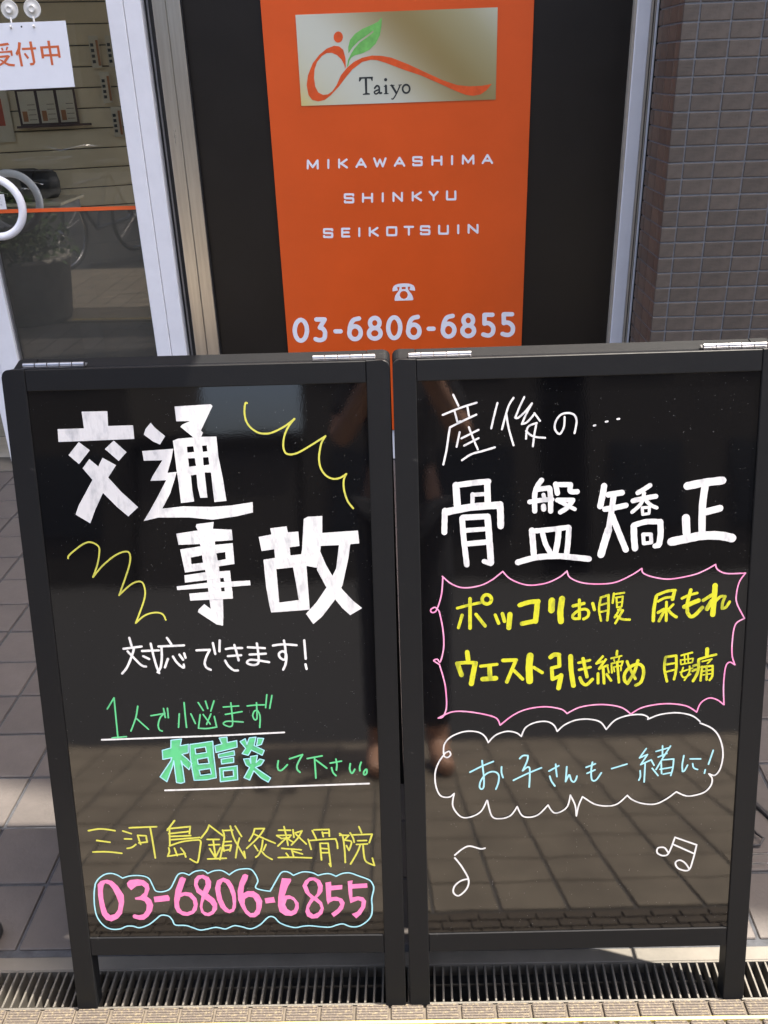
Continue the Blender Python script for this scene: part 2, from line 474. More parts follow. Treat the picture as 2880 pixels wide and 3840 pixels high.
    ('p',[(3194,2702),(3235,2723),(3289,2692),(3268,2611),(3205,2487),(3179,2334),(3254,2378),(3365,2377),(3457,2303),(3508,2176),(3490,2049),(3442,1913),(3358,1850),(3270,1852),(3194,1926),(3123,2072),(3083,2200),(3082,2381),(3130,2560)],[[(3205,2225),(3271,2266),(3350,2251),(3399,2141),(3392,2014),(3347,1942),(3283,1934),(3223,2007),(3190,2126)]]),
  ]),
  ('lettering','pink',[
    ('p',[(3551,2230),(3717,2255),(3738,2146),(3566,2126)],[]),
  ]),
  ('lettering','pink',[
    ('p',[(3880,2630),(4038,2615),(4041,2574),(3975,2458),(3910,2279),(3990,2287),(4075,2241),(4149,2131),(4147,2022),(4099,1914),(4009,1869),(3897,1880),(3805,1954),(3780,2082),(3797,2262),(3841,2478)],[[(3946,2206),(4010,2214),(4064,2177),(4091,2087),(4063,1996),(4005,1966),(3944,2007),(3908,2098)]]),
  ]),
  ('lettering','pink',[
    ('p',[(4233,2472),(4282,2570),(4364,2635),(4459,2636),(4551,2575),(4591,2467),(4581,2351),(4522,2271),(4481,2231),(4564,2135),(4591,2016),(4562,1908),(4471,1818),(4366,1810),(4288,1857),(4260,1948),(4290,2075),(4369,2219),(4278,2328)],[[(4312,2480),(4361,2560),(4425,2581),(4486,2532),(4509,2433),(4484,2316),(4434,2250),(4358,2327)],[(4423,2182),(4515,2099),(4538,2017),(4492,1936),(4402,1892),(4348,1938),(4328,2020),(4372,2110)]]),
  ]),
  ('lettering','pink',[
    ('p',[(4641,2529),(4740,2546),(4742,2465),(4936,2480),(4932,2394),(4733,2372),(4728,2235),(4823,2245),(4925,2202),(4966,2120),(4933,2003),(4850,1904),(4759,1838),(4717,1906),(4829,1995),(4889,2085),(4860,2158),(4773,2168),(4699,2133),(4666,2088),(4646,2179)],[]),
  ]),
  ('lettering','pink',[
    ('p',[(5033,2551),(5121,2567),(5110,2492),(5372,2505),(5377,2417),(5107,2403),(5105,2227),(5205,2247),(5299,2224),(5344,2151),(5325,2025),(5240,1880),(5158,1803),(5081,1892),(5178,1936),(5254,2044),(5265,2143),(5202,2171),(5121,2136),(5065,2110),(5040,2299)],[]),
  ]),
  ('drawn_outline','lightblue',[
    ('s',28,[(572,2567),(637,2663),(755,2749),(875,2770),(974,2737),(1067,2674)]),
    ('s',28,[(1067,2674),(1191,2713),(1333,2723),(1457,2704),(1539,2650),(1590,2517),(1636,2410),(1760,2394),(1891,2451),(1973,2591),(2054,2731),(2150,2761),(2249,2719)]),
    ('s',28,[(2249,2719),(2356,2788),(2482,2809),(2543,2785),(2579,2744)]),
    ('s',28,[(2579,2744),(2699,2797),(2840,2795),(2956,2713)]),
    ('s',29,[(572,2567),(532,2372),(515,2105),(544,1889),(640,1725),(760,1651),(919,1649),(1051,1702),(1163,1704),(1287,1671),(1452,1733),(1588,1839),(1689,1919),(1815,1904),(1880,1826),(1927,1721),(2116,1706),(2240,1659),(2363,1612),(2491,1629),(2652,1663),(2808,1628),(2888,1656)]),
  ]),
  ('drawn_outline','lightblue',[
    ('s',29,[(2957,2712),(3073,2793),(3186,2823),(3329,2821),(3403,2743),(3454,2591),(3408,2475),(3432,2430),(3542,2396),(3660,2376)]),
    ('s',29,[(3660,2376),(3757,2551),(3870,2737),(3959,2762),(4028,2734),(4085,2686)]),
    ('s',29,[(4085,2686),(4211,2741),(4306,2754),(4432,2729),(4519,2679)]),
    ('s',29,[(4519,2679),(4636,2708),(4731,2707),(4832,2657)]),
    ('s',29,[(4832,2657),(4952,2712),(5079,2719),(5219,2664),(5406,2581),(5466,2500),(5487,2401),(5445,2204),(5449,2041),(5431,1878),(5348,1751),(5201,1653),(5056,1645),(4922,1702),(4817,1685),(4687,1641),(4527,1649),(4336,1673),(4207,1665),(4069,1640),(3919,1678),(3794,1744),(3711,1846),(3640,1871),(3574,1839),(3438,1703),(3272,1626),(3114,1670),(2986,1694),(2887,1655)]),
  ]),
]
MARKS_PELVIS = [
  ('lettering','white',[
    ('s',35,[(924,10999),(1003,10827)]),
    ('s',35,[(758,10692),(1035,10795),(1284,10866)]),
    ('s',35,[(943,10742),(987,10569)]),
    ('s',35,[(987,10569),(1029,10586)]),
    ('s',35,[(1142,10801),(1163,10667)]),
    ('s',35,[(866,10495),(1070,10591),(1277,10682)]),
    ('s',36,[(866,10495),(835,10309),(805,10123),(755,9913)]),
    ('s',35,[(1016,10416),(967,10188)]),
    ('s',35,[(1043,10318),(1309,10444)]),
    ('s',35,[(1084,10203),(1311,10314)]),
    ('s',35,[(1161,10490),(1224,10317),(1297,10137)]),
    ('s',36,[(1048,9974),(1194,10064),(1362,10107),(1563,10163)]),
  ]),
  ('lettering','white',[
    ('s',35,[(1605,10851),(1550,10641),(1508,10461)]),
    ('s',35,[(1853,10923),(1770,10782),(1674,10443)]),
    ('s',35,[(1743,10672),(1780,10449),(1854,10186)]),
    ('s',35,[(2018,10930),(1945,10777),(1881,10617)]),
    ('s',35,[(1881,10613),(1927,10615),(2028,10701),(2137,10830)]),
    ('s',35,[(2137,10830),(2046,10663),(1982,10514)]),
    ('s',35,[(1982,10514),(2065,10543),(2179,10669)]),
    ('s',35,[(2175,10678),(2264,10555)]),
    ('s',35,[(2213,10525),(2075,10463),(2048,10283)]),
    ('s',35,[(2209,10520),(2177,10344),(2156,10162)]),
    ('s',35,[(2048,10404),(2159,10317),(2344,10289)]),
  ]),
  ('lettering','white',[
    ('s',35,[(2644,10605),(2637,10461),(2593,10360),(2547,10349),(2494,10428),(2507,10539),(2580,10638),(2689,10666),(2791,10632),(2830,10529),(2801,10348)]),
  ]),
  ('lettering','white',[
    ('s',35,[(3098,10457),(3122,10462)]),
  ]),
  ('lettering','white',[
    ('s',35,[(3281,10512),(3308,10517)]),
  ]),
  ('lettering','white',[
    ('s',35,[(3460,10548),(3489,10551)]),
  ]),
  ('lettering','white',[
    ('s',111,[(949,9575),(966,9260)]),
    ('s',92,[(952,9576),(1256,9609),(1461,9622)]),
    ('s',102,[(1441,9607),(1449,9277)]),
    ('s',74,[(1209,9425),(1207,9276)]),
    ('s',74,[(1224,9416),(1399,9422)]),
    ('s',93,[(768,9172),(760,8983),(754,8817)]),
    ('s',118,[(786,9147),(1176,9215),(1619,9236)]),
    ('s',106,[(1642,9248),(1650,9068),(1652,8894)]),
    ('s',91,[(1040,9041),(1057,8768),(1085,8480),(1106,8271)]),
    ('s',93,[(1052,9050),(1420,9058)]),
    ('s',104,[(1443,9055),(1465,8757),(1486,8437),(1493,8292)]),
    ('s',79,[(1493,8276),(1385,8319)]),
    ('s',75,[(1088,8839),(1419,8853)]),
    ('s',91,[(1102,8616),(1433,8638)]),
  ]),
  ('lettering','white',[
    ('s',83,[(2295,9618),(2227,9519),(2190,9381),(2192,9123)]),
    ('s',83,[(2228,9473),(2417,9491)]),
    ('s',83,[(2425,9483),(2439,9327),(2444,9115)]),
    ('s',77,[(2110,9274),(2320,9299),(2465,9303)]),
    ('s',74,[(2327,9384),(2343,9322)]),
    ('s',80,[(2329,9202),(2334,9150)]),
    ('s',83,[(2518,9550),(2547,9401)]),
    ('s',83,[(2530,9541),(2750,9535)]),
    ('s',83,[(2750,9527),(2752,9427),(2858,9419)]),
    ('s',77,[(2549,9292),(2792,9285)]),
    ('s',77,[(2792,9277),(2703,9163),(2597,9095)]),
    ('s',71,[(2579,9268),(2702,9202),(2825,9136)]),
    ('s',97,[(2148,8809),(2165,8625),(2181,8417)]),
    ('s',84,[(2156,8797),(2447,8816),(2731,8844)]),
    ('s',88,[(2735,8831),(2726,8609),(2706,8402)]),
    ('s',82,[(2317,8764),(2365,8588),(2444,8434)]),
    ('s',94,[(2570,8796),(2564,8646),(2528,8439)]),
    ('s',98,[(1927,8288),(2220,8360),(2560,8374),(2839,8342),(3063,8312)]),
  ]),
  ('lettering','white',[
    ('s',98,[(3280,9497),(3260,9350),(3226,9171)]),
    ('s',95,[(3351,9355),(3563,9381)]),
    ('s',93,[(3432,9329),(3404,9064),(3366,8782)]),
    ('s',119,[(3366,8782),(3309,8577),(3257,8378)]),
    ('s',90,[(3304,9122),(3471,9144),(3630,9175)]),
    ('s',97,[(3416,9017),(3527,8745),(3651,8447)]),
    ('s',77,[(3999,9486),(3896,9417),(3814,9372)]),
    ('s',80,[(3742,9245),(3923,9284),(4097,9307)]),
    ('s',68,[(3913,9362),(3865,9192),(3732,9063)]),
    ('s',68,[(3939,9252),(4018,9172),(4118,9122)]),
    ('s',53,[(3890,9129),(4004,9133)]),
    ('s',53,[(4004,9133),(4000,9031)]),
    ('s',53,[(4000,9031),(3901,9019)]),
    ('s',53,[(3901,9019),(3890,9129)]),
    ('s',103,[(3765,8833),(3776,8643),(3797,8467)]),
    ('s',90,[(3769,8849),(3966,8899),(4165,8893)]),
    ('s',97,[(4183,8892),(4196,8694),(4179,8528)]),
    ('s',85,[(4172,8504),(4115,8498)]),
    ('s',69,[(3920,8694),(4042,8691)]),
    ('s',69,[(4042,8691),(4052,8556)]),
    ('s',69,[(4052,8556),(3933,8543)]),
    ('s',69,[(3933,8543),(3920,8694)]),
  ]),
  ('lettering','white',[
    ('s',128,[(4590,9459),(4853,9505),(5131,9531)]),
    ('s',114,[(4869,9474),(4840,9132),(4854,8691)]),
    ('s',111,[(4883,9029),(5116,9084)]),
    ('s',128,[(4587,8944),(4609,8698)]),
    ('s',140,[(4377,8559),(4651,8610),(4864,8644),(5140,8636),(5333,8591)]),
  ]),
  ('lettering','chartreuse',[
    ('s',54,[(945,7538),(1133,7586),(1331,7624)]),
    ('s',66,[(1153,7694),(1149,7188)]),
    ('s',58,[(1023,7420),(960,7203)]),
    ('s',66,[(1249,7424),(1395,7221)]),
    ('s',65,[(1500,7674),(1496,7650),(1486,7628),(1469,7611),(1448,7601),(1425,7597),(1402,7602),(1381,7614),(1364,7632),(1354,7654),(1350,7678),(1354,7703),(1365,7724),(1381,7741),(1402,7752),(1426,7755),(1449,7750),(1470,7739),(1486,7721),(1497,7699),(1500,7674)]),
  ]),
  ('lettering','chartreuse',[
    ('s',62,[(1561,7405),(1616,7260)]),
    ('s',66,[(1678,7426),(1712,7292)]),
    ('s',86,[(1801,7409),(1782,7180)]),
  ]),
  ('lettering','chartreuse',[
    ('s',77,[(1960,7563),(2110,7608),(2260,7619)]),
    ('s',89,[(2245,7604),(2233,7446),(2216,7278)]),
    ('s',78,[(1999,7244),(2225,7287)]),
  ]),
  ('lettering','chartreuse',[
    ('s',104,[(2479,7627),(2474,7459)]),
    ('s',100,[(2644,7652),(2619,7435),(2630,7266)]),
  ]),
  ('lettering','chartreuse',[
    ('s',62,[(2824,7524),(3001,7563)]),
    ('s',58,[(2925,7624),(2931,7307)]),
    ('s',54,[(2931,7307),(2837,7310),(2826,7370),(2919,7447),(3031,7463),(3079,7412),(3062,7334),(2997,7296)]),
    ('s',58,[(3142,7559),(3172,7449)]),
  ]),
  ('lettering','chartreuse',[
    ('s',42,[(3271,7654),(3247,7457),(3284,7258)]),
    ('s',46,[(3271,7654),(3392,7694)]),
    ('s',50,[(3392,7694),(3398,7453),(3383,7265)]),
    ('s',38,[(3274,7526),(3385,7562)]),
    ('s',39,[(3273,7407),(3385,7434)]),
    ('s',42,[(3479,7717),(3464,7560)]),
    ('s',38,[(3494,7707),(3647,7726)]),
    ('s',35,[(3514,7647),(3626,7664)]),
    ('s',35,[(3626,7664),(3612,7496)]),
    ('s',35,[(3612,7496),(3538,7479)]),
    ('s',35,[(3538,7479),(3524,7637)]),
    ('s',27,[(3535,7558),(3619,7575)]),
    ('s',43,[(3594,7467),(3505,7311)]),
    ('s',46,[(3557,7439),(3633,7427)]),
    ('s',47,[(3633,7427),(3517,7211)]),
    ('s',46,[(3522,7350),(3618,7278),(3750,7265)]),
  ]),
  ('lettering','chartreuse',[
    ('s',56,[(4183,7673),(4339,7732),(4469,7745)]),
    ('s',65,[(4458,7734),(4431,7591)]),
    ('s',49,[(4198,7564),(4300,7618),(4419,7632)]),
    ('s',65,[(4168,7651),(4137,7444),(4133,7236)]),
    ('s',52,[(4335,7548),(4342,7230)]),
    ('s',58,[(4205,7373),(4296,7428)]),
    ('s',56,[(4298,7388),(4227,7228)]),
    ('s',47,[(4373,7426),(4446,7505)]),
    ('s',56,[(4379,7397),(4442,7332),(4504,7290)]),
  ]),
  ('lettering','chartreuse',[
    ('s',51,[(4583,7604),(4690,7653),(4825,7689)]),
    ('s',76,[(4628,7459),(4761,7525),(4852,7560)]),
    ('s',67,[(4719,7744),(4674,7521),(4681,7360)]),
    ('s',70,[(4681,7360),(4739,7289),(4814,7321),(4918,7440)]),
  ]),
  ('lettering','chartreuse',[
    ('s',65,[(4929,7560),(5071,7654)]),
    ('s',87,[(5107,7807),(5105,7624),(5094,7314)]),
    ('s',76,[(5066,7545),(4996,7415)]),
    ('s',54,[(5080,7476),(5193,7610),(5279,7619)]),
    ('s',54,[(5279,7619),(5242,7506),(5241,7413)]),
    ('s',54,[(5241,7413),(5300,7435),(5355,7525)]),
  ]),
  ('lettering','chartreuse',[
    ('s',76,[(1098,6775),(1112,6636)]),
    ('s',70,[(926,6583),(1088,6592),(1242,6583)]),
    ('s',80,[(939,6570),(1001,6376)]),
    ('s',86,[(1226,6559),(1194,6395),(1162,6214)]),
  ]),
  ('lettering','chartreuse',[
    ('s',60,[(1318,6520),(1587,6546)]),
    ('s',80,[(1464,6519),(1471,6354)]),
    ('s',83,[(1351,6292),(1567,6302)]),
  ]),
  ('lettering','chartreuse',[
    ('s',73,[(1687,6612),(1902,6614)]),
    ('s',70,[(1895,6598),(1826,6427),(1749,6231)]),
    ('s',64,[(1872,6426),(2011,6273)]),
  ]),
  ('lettering','chartreuse',[
    ('s',115,[(2132,6681),(2118,6485),(2127,6237)]),
    ('s',64,[(2195,6475),(2334,6380)]),
  ]),
  ('lettering','chartreuse',[
    ('s',76,[(2469,6647),(2530,6690),(2607,6684)]),
    ('s',73,[(2607,6684),(2617,6488)]),
    ('s',70,[(2617,6488),(2490,6455)]),
    ('s',73,[(2490,6455),(2504,6260)]),
    ('s',70,[(2505,6257),(2645,6322)]),
    ('s',83,[(2645,6322),(2607,6100)]),
    ('s',80,[(2799,6655),(2810,6417),(2853,6134)]),
  ]),
  ('lettering','chartreuse',[
    ('s',51,[(2931,6536),(3117,6577)]),
    ('s',51,[(2941,6413),(3129,6454)]),
    ('s',67,[(3003,6608),(3074,6286)]),
    ('s',64,[(2959,6272),(2999,6180),(3069,6145),(3164,6239)]),
  ]),
  ('lettering','chartreuse',[
    ('s',47,[(3327,6637),(3225,6515)]),
    ('s',44,[(3225,6515),(3322,6550)]),
    ('s',47,[(3378,6584),(3270,6422)]),
    ('s',44,[(3270,6422),(3409,6479)]),
    ('s',54,[(3339,6420),(3359,6165)]),
    ('s',54,[(3255,6338),(3259,6168)]),
    ('s',48,[(3398,6323),(3473,6209)]),
    ('s',33,[(3410,6448),(3434,6348)]),
    ('s',47,[(3559,6726),(3554,6658)]),
    ('s',35,[(3463,6599),(3633,6640)]),
    ('s',30,[(3506,6598),(3521,6545)]),
    ('s',30,[(3598,6619),(3585,6558)]),
    ('s',36,[(3473,6492),(3484,6347)]),
    ('s',38,[(3472,6508),(3657,6545)]),
    ('s',35,[(3657,6545),(3638,6470)]),
    ('s',33,[(3510,6446),(3630,6470)]),
    ('s',33,[(3630,6470),(3629,6384)]),
    ('s',30,[(3510,6446),(3523,6369)]),
    ('s',47,[(3564,6536),(3584,6352),(3603,6174)]),
  ]),
  ('lettering','chartreuse',[
    ('s',53,[(3728,6539),(3782,6407),(3874,6228)]),
    ('s',62,[(3906,6549),(3855,6359),(3747,6147)]),
    ('s',62,[(3747,6147),(3695,6210),(3699,6333),(3781,6438),(3894,6488),(3981,6448),(4006,6325),(3969,6172),(3884,6113)]),
  ]),
  ('lettering','chartreuse',[
    ('s',50,[(4354,6583),(4347,6392),(4398,6168)]),
    ('s',50,[(4360,6598),(4530,6619)]),
    ('s',50,[(4530,6619),(4540,6387),(4512,6203)]),
    ('s',41,[(4379,6467),(4514,6487)]),
    ('s',38,[(4377,6337),(4519,6372)]),
    ('s',38,[(4615,6621),(4791,6666)]),
    ('s',30,[(4605,6538),(4615,6461)]),
    ('s',29,[(4615,6461),(4799,6494)]),
    ('s',29,[(4799,6494),(4810,6562)]),
    ('s',29,[(4810,6562),(4605,6538)]),
    ('s',30,[(4665,6627),(4678,6475)]),
    ('s',30,[(4721,6641),(4735,6481)]),
    ('s',33,[(4607,6324),(4810,6394)]),
    ('s',33,[(4653,6406),(4622,6292)]),
    ('s',33,[(4622,6292),(4675,6230),(4779,6288)]),
    ('s',36,[(4759,6426),(4757,6319),(4684,6183)]),
  ]),
  ('lettering','chartreuse',[
    ('s',74,[(5034,6720),(5035,6617)]),
    ('s',47,[(4903,6545),(5043,6586),(5184,6620)]),
    ('s',56,[(4903,6537),(4899,6331),(4828,6164)]),
    ('s',47,[(4823,6432),(4868,6445)]),
    ('s',47,[(4813,6341),(4866,6367)]),
    ('s',32,[(4962,6505),(5117,6542)]),
    ('s',32,[(5117,6542),(5049,6464)]),
    ('s',44,[(4966,6413),(4958,6299),(4949,6168)]),
    ('s',44,[(4952,6406),(5137,6424)]),
    ('s',44,[(5137,6424),(5139,6248),(5099,6172)]),
    ('s',33,[(4970,6329),(5126,6355)]),
    ('s',27,[(4988,6267),(5115,6287)]),
    ('s',45,[(5037,6419),(5049,6181)]),
  ]),
  ('drawn_outline','pink2',[
    ('s',26,[(710,8086),(853,7958),(1045,7885),(1303,7911),(1497,7997),(1683,8142)]),
    ('s',26,[(1683,8142),(1818,8005),(2076,7903),(2365,7922),(2589,8016),(2715,8120)]),
    ('s',26,[(2715,8120),(2765,8011),(2943,7922),(3201,7888),(3489,7907),(3742,8017),(3915,8129)]),
    ('s',26,[(3915,8129),(3949,8045),(4128,7973),(4385,7939),(4735,7996),(4923,8067),(5094,8163)]),
    ('s',26,[(5094,8163),(5130,8078),(5277,8007),(5581,8005)]),
    ('s',26,[(5581,8005),(5493,7867),(5456,7666),(5472,7497),(5609,7237)]),
    ('s',27,[(5609,7237),(5470,7138),(5435,6881),(5444,6603),(5499,6434)]),
    ('s',27,[(5499,6434),(5408,6482),(5348,6396),(5332,6079),(5357,5729)]),
    ('s',27,[(5357,5729),(5230,5826),(5096,5854),(4969,5768),(4910,5609)]),
    ('s',28,[(4910,5609),(4739,5721),(4473,5771),(4208,5760),(3978,5706),(3816,5602)]),
    ('s',28,[(3816,5602),(3680,5714),(3479,5773),(3214,5787),(2950,5744),(2752,5642)]),
    ('s',28,[(2752,5642),(2651,5724),(2385,5774),(2086,5739),(1854,5637),(1637,5462)]),
    ('s',28,[(1637,5462),(1571,5591),(1354,5669),(1055,5724),(822,5719),(603,5617)]),
    ('s',27,[(603,5617),(681,5640),(743,5811),(735,6133),(698,6347),(636,6578)]),
    ('s',27,[(636,6578),(545,6644),(605,6667),(653,6623),(713,6873),(705,7185),(651,7495)]),
    ('s',27,[(651,7495),(588,7565),(516,7533),(528,7482),(603,7514),(688,7767),(719,8069)]),
  ]),
  ('drawn_outline','white',[
    ('s',29,[(680,4962),(698,5134),(810,5268),(1031,5357),(1250,5348),(1375,5269),(1437,5148)]),
    ('s',29,[(1437,5148),(1563,5281),(1751,5344),(1907,5313),(1992,5246)]),
    ('s',29,[(1992,5246),(2063,5404),(2219,5491),(2406,5507),(2531,5442),(2595,5322)]),
    ('s',29,[(2595,5322),(2718,5437),(2904,5517),(3122,5528),(3310,5472),(3413,5334)]),
    ('s',29,[(3413,5334),(3558,5499),(3774,5578),(3991,5589),(4101,5542),(4102,5501)]),
    ('s',29,[(4102,5501),(4301,5580),(4580,5606),(4830,5549),(4975,5437)]),
    ('s',30,[(4976,5410),(5184,5303),(5317,5129),(5388,4854),(5362,4578),(5274,4442),(5169,4472)]),
    ('s',30,[(5169,4472),(5231,4373),(5206,4234),(5085,4115),(4834,4062),(4641,4144)]),
    ('s',30,[(4634,4151),(4456,4008),(4268,3925),(4045,3948),(3884,4023),(3802,4103)]),
    ('s',30,[(3802,4103),(3632,3942),(3441,3911),(3249,3952),(3088,4062),(3039,4098)]),
    ('s',30,[(3039,4098),(2979,3941),(2941,3736)]),
    ('s',30,[(2941,3736),(2915,3943),(2832,4132)]),
    ('s',30,[(2832,4132),(2788,3928),(2677,3825),(2550,3810),(2453,3955)]),
    ('s',30,[(2453,3955),(2294,3782),(2135,3732),(2007,3771),(1926,3940)]),
    ('s',30,[(1926,3940),(1815,3776),(1654,3720),(1494,3767),(1416,4071)]),
    ('s',30,[(1409,4071),(1303,3861),(1110,3759),(950,3781),(824,3980),(850,4216)]),
    ('s',30,[(850,4216),(763,4151),(620,4180),(543,4358),(532,4602),(598,4809),(712,4979)]),
    ('s',30,[(712,4979),(775,5005),(799,4942),(742,4892),(686,4928),(712,4986)]),
  ]),
  ('lettering','lightblue',[
    ('s',33,[(1124,4603),(1331,4712),(1522,4792)]),
    ('s',33,[(1332,4813),(1345,4657),(1361,4485),(1354,4320),(1314,4282),(1286,4330),(1308,4439),(1387,4554),(1486,4603),(1571,4589),(1614,4525),(1606,4400),(1563,4275)]),
    ('s',33,[(1661,4690),(1659,4586),(1685,4489)]),
  ]),
  ('lettering','lightblue',[
    ('s',33,[(1968,4834),(2024,4887),(2106,4885)]),
    ('s',33,[(2106,4885),(2095,4792),(2018,4608)]),
    ('s',33,[(2018,4608),(2096,4671),(2135,4651),(2139,4495),(2130,4300)]),
    ('s',33,[(1862,4432),(2096,4551),(2336,4654)]),
  ]),
  ('lettering','lightblue',[
    ('s',33,[(2464,4588),(2630,4685)]),
    ('s',33,[(2576,4714),(2584,4608),(2600,4483)]),
    ('s',33,[(2479,4494),(2509,4400),(2567,4309)]),
  ]),
  ('lettering','lightblue',[
    ('s',33,[(2765,4661),(2750,4385)]),
    ('s',33,[(2750,4385),(2778,4455),(2812,4509),(2842,4414),(2886,4374),(2920,4412),(2940,4482)]),
  ]),
  ('lettering','lightblue',[
    ('s',33,[(3093,4641),(3247,4703)]),
    ('s',33,[(3110,4529),(3243,4591)]),
    ('s',33,[(3197,4735),(3179,4593),(3187,4436),(3219,4389),(3275,4411),(3350,4533)]),
  ]),
  ('lettering','lightblue',[
    ('s',31,[(3526,4606),(3782,4684)]),
  ]),
  ('lettering','lightblue',[
    ('s',31,[(4098,4962),(3989,4792)]),
    ('s',31,[(3989,4792),(4122,4853)]),
    ('s',31,[(4122,4853),(4013,4667)]),
    ('s',31,[(4013,4667),(4187,4752)]),
    ('s',31,[(4187,4752),(4238,4651)]),
    ('s',32,[(4087,4680),(4082,4343)]),
    ('s',31,[(4007,4556),(4014,4450),(3991,4379)]),
    ('s',31,[(4210,4595),(4313,4457)]),
    ('s',31,[(4262,4906),(4469,4967)]),
    ('s',31,[(4369,5004),(4374,4814)]),
    ('s',31,[(4300,4801),(4446,4864)]),
    ('s',31,[(4502,5000),(4382,4784),(4274,4571)]),
    ('s',31,[(4357,4710),(4372,4493)]),
    ('s',31,[(4370,4747),(4565,4760)]),
    ('s',31,[(4565,4760),(4558,4601),(4528,4455)]),
    ('s',31,[(4342,4574),(4551,4608)]),
    ('s',31,[(4400,4482),(4542,4511)]),
  ]),
  ('lettering','lightblue',[
    ('s',31,[(4735,4815),(4715,4641),(4724,4521)]),
    ('s',31,[(4724,4521),(4758,4536),(4805,4639)]),
    ('s',31,[(4843,4753),(5019,4748)]),
    ('s',31,[(4890,4662),(4912,4584),(4977,4552)]),
  ]),
  ('lettering','lightblue',[
    ('s',31,[(5225,4898),(5157,4644)]),
    ('s',31,[(5108,4544),(5097,4479)]),
  ]),
  ('music_note','white',[
    ('s',33,[(1373,3151),(1295,3139),(1108,3196),(983,3147),(847,3028)]),
    ('s',34,[(846,2975),(963,2802),(1077,2558),(1053,2373),(909,2226),(815,2289),(833,2414),(944,2519),(1077,2558)]),
  ]),
  ('music_note','white',[
    ('s',33,[(4650,3275),(4554,2974),(4462,2924),(4358,2979),(4363,3074),(4472,3081),(4538,2992)]),
    ('s',33,[(4650,3275),(5029,3119)]),
    ('s',33,[(4609,3148),(4990,2952)]),
    ('s',33,[(5029,3119),(4980,2840),(4911,2630),(4738,2663),(4677,2778),(4747,2829),(4843,2773),(4926,2648)]),
  ]),
]
